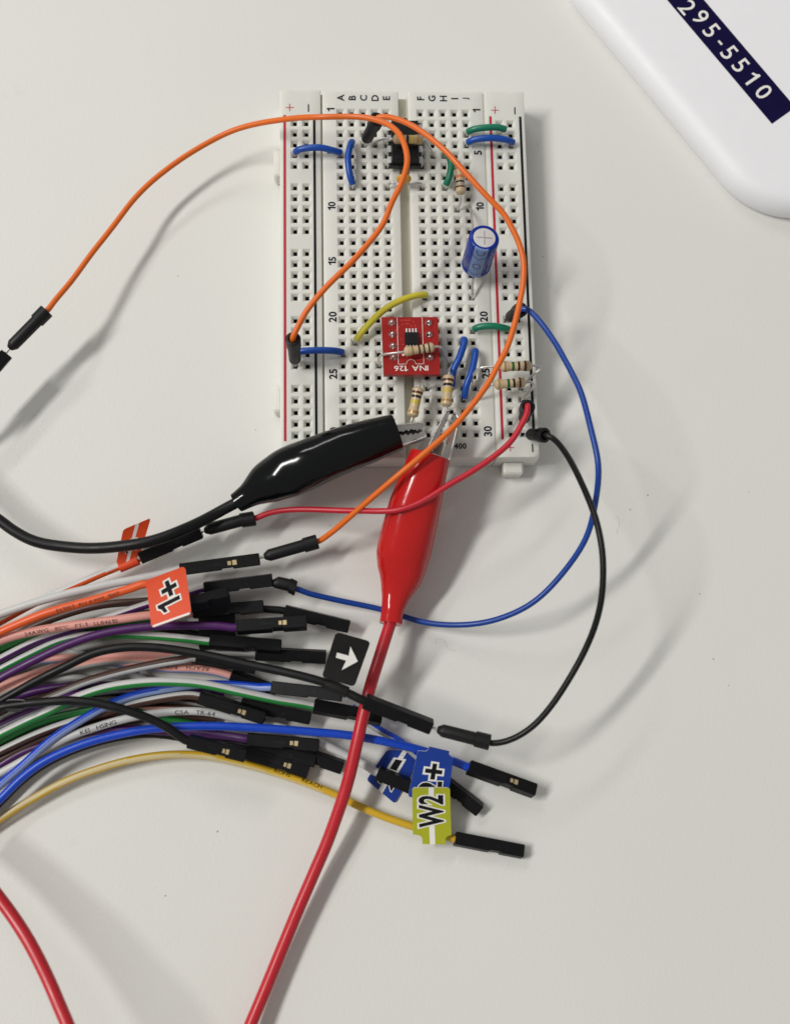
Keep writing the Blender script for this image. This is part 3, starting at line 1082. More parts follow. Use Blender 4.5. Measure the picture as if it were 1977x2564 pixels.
# ------------------------------------------------------------------ red adapter module
def module():
    zt = BT + 4.9
    c4 = [px(954.5, 794.0, zt), px(1095.5, 793.8, zt), px(1101.5, 937.5, zt), px(960.0, 937.8, zt)]
    th = thing('adapter_board', 'small red circuit module lettered INA 126 upside down', 'circuit board', (*(sum(c4) / 4)[:2], BT))
    tk = 1.55
    mb = MB()
    lo = [q - V(0, 0, tk) for q in c4]
    mb.add(lo + c4, [(7, 6, 5, 4), (0, 1, 2, 3), (4, 5, 1, 0), (5, 6, 2, 1), (6, 7, 3, 2), (7, 4, 0, 3)], [0, 0, 0, 1, 0, 1])
    pcb = mb.build('pcb', ['pcb_red', 'pcb_edge'], th, 0)
    def q(x, y, e=.02):                     # x, y in pixels of the enlarged view (origin 660, 560)
        return px(660 + x / 4.21, 560 + y / 4.21, zt + e)
    def path(pts, w, m, name, e=.02):
        mb = MB()
        pp = [q(x, y, e) for x, y in pts]
        for i in range(len(pp) - 1):
            t = unit(pp[i + 1] - pp[i])
            n = V(-t[1], t[0], 0) * w
            mb.add([pp[i] - n - t * w, pp[i] + n - t * w, pp[i + 1] + n + t * w, pp[i + 1] - n + t * w], [(0, 3, 2, 1)])
        mb.build(name, m, pcb, 0)
    # silkscreen
    path([(1405, 990), (1418, 1478)], .05, 'ink_white', 'silkscreen_line')
    path([(1668, 990), (1686, 1478)], .05, 'ink_white', 'silkscreen_line')
    arc = [(1420, 1480), (1503, 1479)] + [(1552 - 49 * math.cos(t), 1479 - 48 * math.sin(t)) for t in np.linspace(0, math.pi, 9)] + [(1601, 1479), (1686, 1478)]
    path(arc, .05, 'ink_white', 'silkscreen_line', .03)
    for pts in ([(1350, 1040), (1420, 1018), (1560, 1016), (1596, 1050), (1596, 1090)], [(1370, 1150), (1440, 1070), (1480, 1055), (1540, 1056), (1562, 1085)],
                [(1370, 1272), (1440, 1272), (1480, 1272)], [(1620, 1190), (1690, 1180), (1735, 1165)], [(1500, 1400), (1520, 1430), (1600, 1440), (1730, 1425)], [(1590, 1400), (1730, 1395)]):
        path(pts, .11, 'pcb_trace', 'copper_trace', .012)
    for x, y in ((1453, 1220), (1645, 1225)):
        mb = MB()
        cc = q(x, y, 0)
        lathe(mb, cc - V(0, 0, .01), cc + V(0, 0, .02), [(0, .3), (.03, .3)], 16)
        v = mb.build('via', 'pcb_trace', pcb)
        mb = MB()
        lathe(mb, cc, cc + V(0, 0, .03), [(0, .16), (.03, .16)], 12)
        mb.build('via_hole', 'ink_black', pcb)
    mb = MB()
    cc = q(1470, 1384, 0)
    lathe(mb, cc, cc + V(0, 0, .03), [(0, .27), (.03, .27)], 16)
    mb.build('pin_one_dot', 'ink_white', pcb)
    a, b = q(1700 + 0, 1525), q(1415, 1528)
    ex = unit(b - a)
    ey = V(-ex[1], ex[0], 0)
    flat_text('module_lettering', 'INA 126', 1.2, plane_map((q(1697, 1522) + q(1411, 1530)) / 2 + V(0, 0, .02), ex, ey), 'ink_white', pcb, 0.004, squeeze=1.3)
    # pin rows with solder cones
    for cx0, cx1 in ((1350, 1366), (1736 + 3, 1752)):
        for i in range(4):
            y = 1045 + i * 122
            x = cx0 + (cx1 - cx0) * i / 3
            cc = px(660 + x / 4.21, 560 + y / 4.21, zt)
            mb = MB()
            lathe(mb, cc - V(0, 0, .02), cc + V(0, 0, 1.1), [(0, .82), (.12, .80), (.35, .62), (.6, .45), (.95, .3), (1.05, .22)], 18)
            mb.build('solder_joint', 'solder', th, 60)
            mb = MB()
            cbox(mb, cc - V(0, 0, tk + 1.25), (EX, EY, EZ), (1.2, 1.25, 1.2), .25)
            mb.build('header_block', 'black_plastic', th)
            mb = MB()
            cbox(mb, cc - V(0, 0, tk + 4.2), (EX, EY, EZ), (.3, .3, 2.0), .08)
            mb.build('header_pin', 'gold', th)
    # chip
    cc = (q(1483, 1160, 0) + q(1628, 1290, 0)) / 2
    w, h = (q(1628, 1160) - q(1483, 1160))[0] / 2, (q(1483, 1160) - q(1483, 1290))[1] / 2
    mb = MB()
    cbox(mb, cc + V(0, 0, .62), (EX, EY, EZ), (w * .97, h, .5), .12)
    mb.build('surface_chip', 'chip', th, 20)
    for s in (1, -1):
        for i in range(4):
            x = cc[0] + (i - 1.5) * .655
            p = [V(x, cc[1] + s * h * .95, zt + .62), V(x, cc[1] + s * (h + .25), zt + .58), V(x, cc[1] + s * (h + .42), zt + .14), V(x, cc[1] + s * (h + 1.05), zt + .1)]
            mb = MB()
            for k in range(3):
                t = unit(p[k + 1] - p[k])
                n = np.cross(t, EX)
                cbox(mb, (p[k] + p[k + 1]) / 2, (EX, t, n), (.17, np.linalg.norm(p[k + 1] - p[k]) / 2 + .06, .07), .02)
            mb.build('chip_leg', 'pin', th, 20)


module()


# ------------------------------------------------------------------ jumper leads with pin plugs
def plug(th, tip, tail, r=1.2, pin_to=None, bend=None):
    """black sleeve from tip (pin side) to tail (wire side), pin going on to pin_to"""
    tip, tail = np.asarray(tip, float), np.asarray(tail, float)
    d = unit(tail - tip)
    L = np.linalg.norm(tail - tip)
    cl = min(3.0, L * .28)
    mb = MB()
    prof = [(0, r * .42), (.15, r * .55), (1.0, r * .95), (1.25, r), (L - cl, r * 1.02), (L - cl + .02, r * 1.22), (L - .12, r * 1.24), (L, r * 1.12), (L, r * .78), (L - .9, r * .74)]
    lathe(mb, tip, tail, prof, 22)
    if bend is not None:                      # let the sleeve sag sideways in the middle
        n = len(mb.v)
        mb.v = [tuple(np.array(v) + np.asarray(bend) * math.sin(math.pi * min(1, max(0, np.dot(np.array(v) - tip, d) / L)))) for v in mb.v]
    s = mb.build('plug_sleeve', 'black_rubber', th, 40)
    mb = MB()
    e = np.asarray(pin_to, float) if pin_to is not None else tip - d * 2.5
    tube(mb, spline([tip + d * .8, tip, (tip + e) / 2, e], 4), .32, 10)
    mb.build('plug_pin', 'metal', th)
    return s


def jumper(label, m, way, r, plug_a, plug_b):
    """plug: (tip, tail, pin_to, bend)"""
    th = thing('jumper_lead', label, 'jumper lead', (*np.asarray(plug_a[0])[:2], 0), 'long jumper leads')
    ta, tb = np.asarray(plug_a[1]), np.asarray(plug_b[1])
    da, db = unit(ta - plug_a[0]), unit(tb - plug_b[0])
    pts = [ta - da * .8, ta + da * .4] + list(way) + [tb + db * .4, tb - db * .8]
    p = wobble(smooth_path(spline(pts, 9), 3), .085, 26, label)
    mb = MB()
    tube(mb, p, r, 16)
    mb.build('insulation', m, th)
    for (tip, tail, pin, bend), rr in ((plug_a, 1.27), (plug_b, 1.27)):
        plug(th, tip, tail, rr, pin, bend)
    return th


def stand(h, tail, lift=1.6):
    """plug standing in a hole: tip a little above the hole"""
    d = unit(np.asarray(tail) - h)
    return (h + d * lift, tail, h - V(0, 0, 3.5), None)


# orange, from the left edge to the left rail
top1 = px(733.6, 848, BT + 11.3)
jumper('orange jumper lead from the left edge to the left rail', 'orange',
       P((140, 750, 11.5), (183, 700, 10.5), (240, 620, 9.5), (300, 546, 8.8), (344, 491, 8.2), (389, 446, 8), (478, 382, 8), (567, 334, 9), (641, 310, 12), (713, 299, 15.5), (802, 292.5, 20),
         (862, 291, 21), (909, 294, 22), (945, 302, 23), (976, 314.5, 24), (1000, 336, 25), (1015, 371, 26), (1019, 404, 26.5), (1011.5, 437.5, 26.5), (997, 473, 26.5), (981, 504, 26.5), (957, 565, 26),
         (886, 650, 25), (814, 721, 23.8), (767, 778, 22.5), (742, 826, 21)), 0.60,
       (px(24, 873, 11.5), px(118, 778, 12), px(8, 893, 11.4), None), stand(H('lp', 24), top1))
# orange, from the chip to the fly wires
top2 = px(944, 298, BT + 11)
jumper('orange jumper lead looping from the chip to the fly wires', 'orange',
       P((962, 293, 20.6), (1000, 301, 22), (1047, 323, 23.5), (1107, 371, 25), (1154, 421, 25.5), (1214, 486, 25.5), (1259, 534, 25), (1283, 575, 24.5), (1300, 613, 24), (1310, 655, 23.5), (1309, 707, 23),
         (1299, 764, 22.5), (1283, 828, 22), (1266, 876, 21.6), (1244.7, 917, 21.3), (1221, 962, 21), (1178, 1019, 20.5), (1119, 1083, 20), (1047.5, 1149, 19.4), (1000, 1188, 18.4), (940, 1237, 15.5), (881, 1288, 12), (830, 1334, 8.5)), 0.60,
       stand(H('C', 4), top2), (px(661, 1394, 6.8), px(795, 1356, 6.6), px(640, 1399, 7), None))
# blue
top3 = px(1303, 775, BT + 9.5)
jumper('long blue jumper lead curving round the right side', 'blue',
       P((1320, 776, 19), (1344, 798, 20), (1371, 833, 21), (1400, 876, 22.5), (1431, 933, 24.5), (1456, 990, 26), (1480, 1080, 27.5), (1497, 1180, 27.5), (1484, 1290, 21.5), (1458, 1362, 18.5), (1400, 1446, 14.5),
         (1327, 1514, 11.5), (1244, 1550, 8), (1150, 1564, 5), (1057, 1558, 3), (951, 1526, 2.2), (845, 1502, 3.2), (775, 1485, 5)), 0.60,
       stand(H('rp', 20), top3), (px(680, 1459, 6.4), px(741, 1474, 6), px(650, 1453, 6.5), V(0, .5, 0)))
# red
top4 = px(1320, 1018, BT + 9.5)
jumper('red jumper lead crossing over the red clip', 'red',
       P((1319, 1036, 18.8), (1306, 1062, 18.6), (1280, 1102, 18.2), (1237, 1141, 17.8), (1178, 1183, 17.4), (1119, 1217, 17), (1050, 1258, 16.3), (1000, 1276, 15.6), (962, 1280, 14.6), (881, 1279, 11.5), (774, 1275, 8.5), (702, 1279, 7), (665, 1288, 6.5)), 0.62,
       stand(H('rm', 29), top4), (px(512, 1329, 6), px(638, 1298, 6.2), px(490, 1336, 5.8), V(0, .35, 0)))
# black
top5 = px(1364, 1090, BT + 6.0)
jumper('long black jumper lead curving down the right side', 'black_pvc',
       P((1384, 1098, 15.5), (1408, 1125, 18), (1445, 1185, 23), (1472, 1249, 27), (1495, 1323, 29), (1509, 1401, 29), (1507, 1485, 27.5), (1488, 1568, 25), (1458, 1641, 22.5), (1417, 1711, 20.5), (1371, 1777, 18.5), (1335, 1817, 17), (1299, 1842, 15.8), (1263, 1856, 14.8)), 0.62,
       stand(H('rm', 30), top5, 1.3), (px(1094, 1826, 13.4), px(1226, 1859, 14.2), px(1070, 1817, 13.2), None))


# ------------------------------------------------------------------ crocodile clips
def loft(mb, p, ab, seg=28, power=2.3):
    p = np.asarray(p)
    T, N, B = frames(p, True)
    vs, fs = [], []
    for i in range(len(p)):
        a, b = ab[i]
        for j in range(seg):
            t = 2 * math.pi * j / seg
            cx, cy = math.cos(t), math.sin(t)
            x = math.copysign(abs(cx) ** (2 / power), cx) * a
            y = math.copysign(abs(cy) ** (2 / power), cy) * b
            vs.append(p[i] + B[i] * x + N[i] * y)
    for i in range(len(p) - 1):
        for j in range(seg):
            k = (j + 1) % seg
            fs.append((i * seg + j, i * seg + k, (i + 1) * seg + k, (i + 1) * seg + j))
    mb.add(vs, fs)


def boot(th, ctr, half, m):
    """ctr: way points mouth to neck; half: (across, upward) at each"""
    n = 12
    p = spline(ctr, n)
    keys = np.arange(len(ctr))
    tt = np.linspace(0, len(ctr) - 1, len(p))
    h = np.array(half, float)
    ab = np.stack([smooth_path(np.interp(tt, keys, h[:, k])[:, None], 10)[:, 0] for k in (0, 1)], 1)
    mb = MB()
    # inside of the mouth first, then over the lip
    d = unit(p[0] - p[1])
    inner = [p[8], p[0] - d * .3, p[0] - d * .05]
    q = np.array(inner + [p[0] + d * .05] + list(p))
    abq = [ab[8] * .8, ab[0] * .82, ab[0] * .9] + [ab[0] * .96] + list(ab)
    # build outer skin
    loft(mb, np.array(list(p)), list(ab))
    from mathutils import noise
    n0 = len(mb.v)
    for i, q in enumerate(mb.v):
        c = p[min(i // 28, len(p) - 1)]
        o = unit(np.array(q) - c)
        g = noise.noise(Vector(q) * .22) * .12 + noise.noise(Vector(q) * .6) * .035
        mb.v[i] = tuple(np.array(q) + o * g)
    lip = np.array([p[0], p[0] + d * .18, p[0] + d * .12, p[5]])
    seg = 28
    T, N, B = frames(p, True)
    base = 0
    rings = [(p[0] + d * .22, ab[0] * .97), (p[0] + d * .2, ab[0] * .88), (p[0] - d * 6, ab[0] * .84)]
    prev = list(range(seg))
    for c, a in rings:
        cur = []
        for j in range(seg):
            t = 2 * math.pi * j / seg
            cx, cy = math.cos(t), math.sin(t)
            x = math.copysign(abs(cx) ** (2 / 2.3), cx) * a[0]
            y = math.copysign(abs(cy) ** (2 / 2.3), cy) * a[1]
            cur.append(len(mb.v))
            mb.v.append(tuple(c + B[0] * x + N[0] * y))
        for j in range(seg):
            k = (j + 1) % seg
            mb.f.append((prev[k], prev[j], cur[j], cur[k]))
            mb.m.append(0)
        prev = cur
    mb.f.append(tuple(prev))
    mb.m.append(0)
    # close the neck
    e = (len(p) - 1) * seg
    mb.f.append(tuple(range(e, e + seg)))
    mb.m.append(0)
    return mb.build('boot', m, th, 60)


def jaw_plate(th, base_pts, tip_pts, teeth, zc, depth, name='jaw'):
    """one half of the clip: side outline in the picture plane, folded web behind.
    base_pts/tip_pts: outer edge from mouth to tip; teeth: inner edge from tip back to mouth"""
    out = [np.asarray(q, float) for q in base_pts + tip_pts]
    inn = [np.asarray(q, float) for q in teeth]
    ring = out + inn
    n = len(ring)
    mb = MB()
    t = .32
    for z in (depth, -depth):                # the two cheeks
        lo = [q + V(0, 0, z - (t if z > 0 else 0)) for q in ring]
        hi = [q + V(0, 0, z + (0 if z > 0 else t)) for q in ring]
        fs = [tuple(range(n, 2 * n)), tuple(range(n))[::-1]]
        fs += [(i, (i + 1) % n, n + (i + 1) % n, n + i) for i in range(n)]
        mb.add(lo + hi, fs)
    # the folded back joining both cheeks along the outer edge
    m = len(out)
    cen = sum(ring) / n
    vs, fs = [], []
    for q in out:
        i = unit((cen - q) * V(1, 1, 0)) * t
        vs += [q + V(0, 0, depth), q + V(0, 0, -depth), q + i + V(0, 0, -depth), q + i + V(0, 0, depth)]
    for k in range(m - 1):
        for j in range(4):
            fs.append((k * 4 + j, k * 4 + (j + 1) % 4, k * 4 + 4 + (j + 1) % 4, k * 4 + 4 + j))
    mb.add(vs, fs)
    o = mb.build(name, 'steel', th, 15)
    mb = MB()
    tube(mb, np.array([q + V(0, 0, depth) for q in out]), .2, 8)
    mb.build('highlight_rim', 'metal', o, 60)  # added rim in brighter metal, drawing the highlight along the jaw's outer edge
    return o


def black_clip():
    z0 = 14.2
    ctr = P((992, 1082, z0), (930, 1103, 14.0), (850, 1130, 13.6), (775, 1160, 12.6), (715, 1186, 11.4), (665, 1212, 10.2), (622, 1240, 9.2), (592, 1259, 8.6))
    th = thing('crocodile_clip', 'black crocodile clip with rubber boot and cable', 'clip', (*ctr[2][:2], BT), 'crocodile clips')
    half = [(3.75, 3.6), (4.35, 4.0), (4.75, 4.3), (5.1, 4.5), (5.2, 4.5), (4.3, 3.7), (2.5, 2.3), (2.05, 1.9)]
    boot(th, ctr, half, 'boot_black')
    cable = P((600, 1254, 8.7), (575, 1268, 8.5), (545, 1284, 8.6), (493, 1311, 10), (445, 1332, 11.5), (400, 1348, 12), (356, 1360, 12), (320, 1366, 11.6), (267, 1371.5, 10.5), (178, 1371, 9), (89, 1355, 8.5), (35, 1330, 8.5), (0, 1304, 8.5), (-60, 1255, 8.5), (-140, 1170, 8))
    mb = MB()
    tube(mb, wobble(smooth_path(spline(cable, 8), 3), .14, 22, 3), 1.15, 18)
    mb.build('cable', 'black_pvc', th)
    Z = lambda x, y: px(1000 + x / 4.21, 900 + y / 4.21, z0)
    # upper cheek of the jaw pair (outer edge, tip, toothed inner edge)
    jaw_plate(th, [Z(-75, 700 + 22), Z(60, 703)], [Z(180, 688), Z(243, 688)],
              [Z(250, 705), Z(244, 740), Z(212, 765), Z(205, 745), Z(180, 775), Z(165, 755), Z(140, 762), Z(120, 750), Z(90, 775), Z(65, 758), Z(40, 780), Z(0, 775), Z(-60, 800)], z0, 1.5)
    jaw_plate(th, [Z(-50, 935), Z(60, 910), Z(160, 875)], [Z(258, 838), Z(277, 820)],
              [Z(268, 790), Z(255, 758), Z(235, 790), Z(215, 778), Z(190, 805), Z(165, 790), Z(140, 815), Z(115, 795), Z(85, 820), Z(60, 800), Z(30, 820), Z(0, 808), Z(-55, 830)], z0, 1.35)
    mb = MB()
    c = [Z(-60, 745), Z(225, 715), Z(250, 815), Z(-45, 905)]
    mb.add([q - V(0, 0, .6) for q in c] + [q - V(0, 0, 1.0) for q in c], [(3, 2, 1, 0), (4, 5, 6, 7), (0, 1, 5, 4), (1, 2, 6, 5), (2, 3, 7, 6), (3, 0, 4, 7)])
    mb.build('jaw_shade_plate', 'jaw_shade', th, 0)  # added dark plate, so the open gap between the jaws looks shaded
    return th


def red_clip():
    z0 = 13.8
    ctr = P((1076, 1141, z0), (1058, 1200, 13.0), (1039, 1265, 11.0), (1022, 1330, 9.0), (1009, 1388, 7.4), (1003, 1440, 6.6), (991, 1488, 6.4), (983, 1525, 6.6), (978, 1562, 7.0))
    th = thing('crocodile_clip', 'red crocodile clip with rubber boot and cable running down', 'clip', (*ctr[3][:2], 0), 'crocodile clips')
    half = [(4.15, 3.6), (4.75, 4.2), (5.35, 4.7), (5.6, 5.0), (5.65, 5.0), (4.8, 4.2), (3.0, 2.7), (2.35, 2.2), (2.3, 2.1)]
    boot(th, ctr, half, 'boot_red')
    cable = P((980, 1552, 7), (972, 1575, 7.2), (953, 1632, 8.4), (928, 1714, 10), (910.5, 1788, 10.2), (891, 1870, 9.6), (868, 1965, 8.2), (846, 2035, 7), (820, 2107, 5.8), (787, 2182, 4.8), (751, 2266, 4.2), (722, 2337, 3.8), (693, 2407, 3.6), (661, 2485, 3.6), (628, 2564, 4), (588, 2660, 5), (548, 2757, 6))
    mb = MB()
    tube(mb, wobble(smooth_path(spline(cable, 8), 3), .06, 30, 5), 1.25, 18)
    mb.build('cable', 'red_cable', th)
    Z = lambda x, y, h=z0: px(1000 + x / 4.21, 900 + y / 4.21, h)
    jaw_plate(th, [Z(285, 965), Z(370, 790)], [Z(462, 612), Z(488, 560), Z(520, 556)],
              [Z(515, 600), Z(490, 625), Z(500, 645), Z(475, 655), Z(482, 690), Z(455, 700), Z(455, 740), Z(425, 760), Z(430, 800), Z(400, 830), Z(345, 990)], z0, 1.4)
    jaw_plate(th, [Z(515, 1075), Z(572, 850), Z(600, 720)], [Z(612, 640), Z(590, 590), Z(560, 580)],
              [Z(545, 610), Z(560, 640), Z(530, 655), Z(548, 690), Z(520, 705), Z(535, 745), Z(505, 770), Z(515, 815), Z(490, 850), Z(500, 900), Z(470, 960), Z(440, 1050)], z0 - .2, 1.25)
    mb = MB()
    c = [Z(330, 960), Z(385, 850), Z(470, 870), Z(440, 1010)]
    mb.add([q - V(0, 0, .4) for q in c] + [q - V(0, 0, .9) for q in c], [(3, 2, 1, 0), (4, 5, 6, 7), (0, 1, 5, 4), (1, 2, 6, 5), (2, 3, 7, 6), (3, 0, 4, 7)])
    mb.build('jaw_shade_plate', 'jaw_shade', th, 0)  # dark plate put in near the boot to imitate the shaded jaw interior
    return th


black_clip()
red_clip()
# the second stretch of red cable in the lower left corner
cab = P((-120, 2120, 10), (-50, 2188, 11), (0, 2250, 12), (40, 2305, 13), (80, 2370, 14.5), (120, 2450, 16), (150, 2520, 17.5), (175, 2580, 19), (215, 2700, 21))
mb = MB()
tube(mb, smooth_path(spline(cab, 8), 3), 1.22, 18)
tag(mb.build('test_cable', 'red_cable', None), 'thick red cable curving through the lower left corner', 'cable')


# ------------------------------------------------------------------ fly wires
GROUP = 'fly wires of the measuring instrument'


def housing(th, back, front, roll=0.0, window=False, w=1.27, h=1.27, glint='gold'):
    back, front = np.asarray(back, float), np.asarray(front, float)
    d = unit(front - back)
    up = unit(EZ - d * d[2])
    sd = np.cross(d, up)
    c, s = math.cos(math.radians(roll)), math.sin(math.radians(roll))
    up, sd = up * c + sd * s, sd * c - up * s
    L = np.linalg.norm(front - back)
    ch = .14
    st = [(0, 0, 0), (.12, .1, 0), (L * .50, .1, 0), (L * .52, .1, .28), (L * .66, .1, .28), (L * .67, .1, 0), (L - .12, .1, 0), (L, 0, 0)]
    ins = [.14, 0, 0, 0, 0, 0, 0, .14]
    vs, fs = [], []
    for (q, _, nt), e in zip(st, ins):
        a, b = w - e, h - e
        ring = [(-a, -b + ch), (-a, b - ch), (-a + ch, b), (a - ch - nt, b), (a - nt, b - ch), (a - nt, -b + ch), (a - ch - nt, -b), (-a + ch, -b)]
        vs += [back + d * q + sd * x + up * y for x, y in ring]
    n = 8
    for i in range(len(st) - 1):
        for j in range(n):
            k = (j + 1) % n
            fs.append((i * n + j, i * n + k, i * n + n + k, i * n + n + j))
    fs.append(tuple(range(n))[::-1])
    e0 = (len(st) - 1) * n
    # front face with a socket opening
    b0 = len(vs)
    f = front
    sq = [(-.55, -.55), (-.55, .55), (.55, .55), (.55, -.55)]
    vs += [f + sd * x + up * y for x, y in sq] + [f - d * 2.2 + sd * x + up * y for x, y in sq]
    o = e0
    fs += [(o + 0, o + 1, b0 + 1, b0), (o + 1, o + 2, b0 + 1), (o + 2, o + 3, b0 + 2, b0 + 1), (o + 3, o + 4, b0 + 2), (o + 4, o + 5, b0 + 3, b0 + 2), (o + 5, o + 6, b0 + 3), (o + 6, o + 7, b0, b0 + 3), (o + 7, o + 0, b0)]
    fs += [(b0 + k, b0 + (k + 1) % 4, b0 + 4 + (k + 1) % 4, b0 + 4 + k) for k in range(4)]
    fs.append((b0 + 4, b0 + 5, b0 + 6, b0 + 7))
    # winding
    a, b, cc = vs[fs[0][0]], vs[fs[0][1]], vs[fs[0][2]]
    mb = MB()
    mid = (back + front) / 2
    nrm = np.cross(vs[fs[8 + 1][1]] - vs[fs[8 + 1][0]], vs[fs[8 + 1][2]] - vs[fs[8 + 1][0]])
    if np.dot(nrm, vs[fs[8 + 1][0]] - (back + d * L * .3)) < 0:
        fs = [q[::-1] for q in fs]
    mb.add(vs, fs)
    o = mb.build('connector_housing', 'black_plastic', th, 20)
    if window:
        for q0, q1, ww in ((L * .60, L * .645, .42), (L * .66, L * .715, .5)):
            mb = MB()
            cbox(mb, back + d * (q0 + q1) / 2 + up * (h + .0), (d, sd, up), ((q1 - q0) / 2, ww, .05), .03)
            mb.build('metal_contact', glint, o, 0)
        mb = MB()
        cbox(mb, back + d * L * .44 + up * h, (d, sd, up), (L * .1, .3, .03), .02)
        mb.build('latch_tongue', 'black_pvc', o, 0)
    else:
        mb = MB()
        cc = back + d * L * .62 + up * h
        lathe(mb, cc - up * .02, cc + up * .03, [(0, .28), (.05, .24)], 12)
        mb.build('mould_mark', 'black_rubber', o, 40)
    return o


def flywire(label, pts, cols, r=0.86, conn=None, roll=0, window=False, stripe=None, prints=(), wname='insulation'):
    """pts: photo pixels with heights; conn: ((u, v, h) back, (u, v, h) front)"""
    p = P(*pts)
    if conn:
        cb, cf = px(*conn[0]), px(*conn[1])
        d = unit(cf - cb)
        p = p + [cb - d * .6, cb + d * 1.2]
    base = p[-1]
    th = thing('fly_wire', label, 'wire', (*base[:2], 0), GROUP)
    q = smooth_path(spline(p, 8), 3)
    mb = MB()
    if stripe:
        a0, a1, tw = stripe                   # centre angle at start, at end, half width
        def mf(t, ang):
            c = a0 + (a1 - a0) * t
            return 1 if abs((ang - c + 180) % 360 - 180) < tw else 0
        tube(mb, q, r, 24, True, mf)
    else:
        tube(mb, q, r, 16, True)
    ins = mb.build(wname, cols, th, 60)
    if conn:
        housing(th, cb, cf, roll, window)
    # lettering printed along the wire
    seg = np.linalg.norm(np.diff(q, axis=0), axis=1)
    S = np.concatenate(([0], np.cumsum(seg)))
    T, N, B = frames(q, True)
    for text, u0, ang, size, flip, mk in prints:
        # position along the wire nearest to the given pixel column
        g, fs = glyph(text, size, 0.0)
        tgt = px(u0[0], u0[1], pts[0][2])
        i0 = int(np.argmin(np.linalg.norm((q - tgt)[:, :2], axis=1)))
        s0 = S[i0]
        def mp(x, y):
            if flip:
                x, y = -x, -y
            s = min(max(s0 + x, 0), S[-1] - 1e-6)
            i = min(int(np.searchsorted(S, s, 'right')) - 1, len(q) - 2)
            f = (s - S[i]) / max(seg[i], 1e-9)
            c = q[i] + (q[i + 1] - q[i]) * f
            n = unit(N[i] + (N[i + 1] - N[i]) * f)
            b = unit(B[i] + (B[i + 1] - B[i]) * f)
            t = math.radians(ang)
            return c + (n * math.cos(t) + b * math.sin(t)) * (r + .03) + (b * math.cos(t) - n * math.sin(t)) * y
        mb = MB()
        mb.add([mp(a * 1.25, b_) for a, b_ in g], fs)
        o = mb.build('printed_text', mk, ins, 0)
        o["kind"] = 'stuff'
    return th


def flag(th, corners, col, edge='paper_edge', rnd=1.0, neck=None, thick=.22, curl=.45):
    """corners TL, TR, BR, BL as (u, v, h); returns a map from mm on the flag (origin TL, y down) to space"""
    TL, TR, BR, BL = [px(*c) for c in corners]
    pn = np.cross(TR - TL, BL - TL)
    rd = BR - CAM
    BR = CAM + rd * (np.dot(TL - CAM, pn) / np.dot(rd, pn))    # keep the card flat
    wd = (np.linalg.norm(TR - TL) + np.linalg.norm(BR - BL)) / 2
    hg = (np.linalg.norm(BL - TL) + np.linalg.norm(BR - TR)) / 2
    nrm = unit(np.cross(BL - TL, TR - TL))
    if nrm[2] < 0:
        nrm = -nrm
    def mp(x, y, e=0.0):
        s, t = x / wd, y / hg
        return (TL * (1 - s) + TR * s) * (1 - t) + (BL * (1 - s) + BR * s) * t + nrm * (e - curl * 4 * t * (1 - t))
    out = []
    for cx, cy, a in ((rnd, rnd, 180), (wd - rnd, rnd, 270), (wd - rnd, hg - rnd, 0), (rnd, hg - rnd, 90)):
        for k in range(5):
            t = math.radians(a + 22.5 * k)
            out.append((cx + rnd * math.cos(t), cy + rnd * math.sin(t)))
    if neck == 'bottom':
        i = 10
        a, b, dn = wd * .24, wd * .84, hg * .16
        k = [(wd, hg - .2), (b + .5, hg), (b, hg + .5), (b, hg + dn), (a, hg + dn), (a, hg + .5), (a - .5, hg), (0, hg - .2)]
        out = out[:10] + k
    if neck == 'top':
        a, b, dn = wd * .28, wd * .86, hg * .13
        k = [(0, .2), (a - .5, 0), (a, -.5), (a, -dn), (b, -dn), (b, -.5), (b + .5, 0), (wd, .2)]
        out = k + out[10:]
    ymin, ymax = min(q[1] for q in out), max(q[1] for q in out)
    ys = sorted(set(np.round(np.concatenate((np.linspace(ymin + 1e-4, ymax - 1e-4, 14), [min(max(q[1], ymin + 1e-4), ymax - 1e-4) for q in out])), 3)))
    rows = []
    for y in ys:
        xs = []
        for i in range(len(out)):
            (xa, ya), (xb, yb) = out[i], out[(i + 1) % len(out)]
            if min(ya, yb) <= y <= max(ya, yb) and abs(yb - ya) > 1e-9:
                xs.append(xa + (xb - xa) * (y - ya) / (yb - ya))
        if len(xs) >= 2 and max(xs) - min(xs) > .05:
            rows.append((min(xs), max(xs), y))
    n = len(rows)
    vs = []
    for x0, x1, y in rows:
        vs += [mp(x0, y, thick / 2), mp(x1, y, thick / 2), mp(x1, y, -thick / 2), mp(x0, y, -thick / 2)]
    fs, ms = [(0, 1, 2, 3), (4 * n - 1, 4 * n - 2, 4 * n - 3, 4 * n - 4)], [1, 1]
    for i in range(n - 1):
        b = 4 * i
        for j in range(4):
            k = (j + 1) % 4
            fs.append((b + j, b + 4 + j, b + 4 + k, b + k))
            ms.append(0 if j in (0, 2) else 1)
    mb = MB()
    f = fs[2]
    if np.dot(np.cross(vs[f[1]] - vs[f[0]], vs[f[2]] - vs[f[0]]), nrm) < 0:
        fs = [q[::-1] for q in fs]
    mb.add(vs, fs, ms)
    o = mb.build('flag_label', [col, edge], th, 25)
    return o, mp, wd, hg, thick / 2


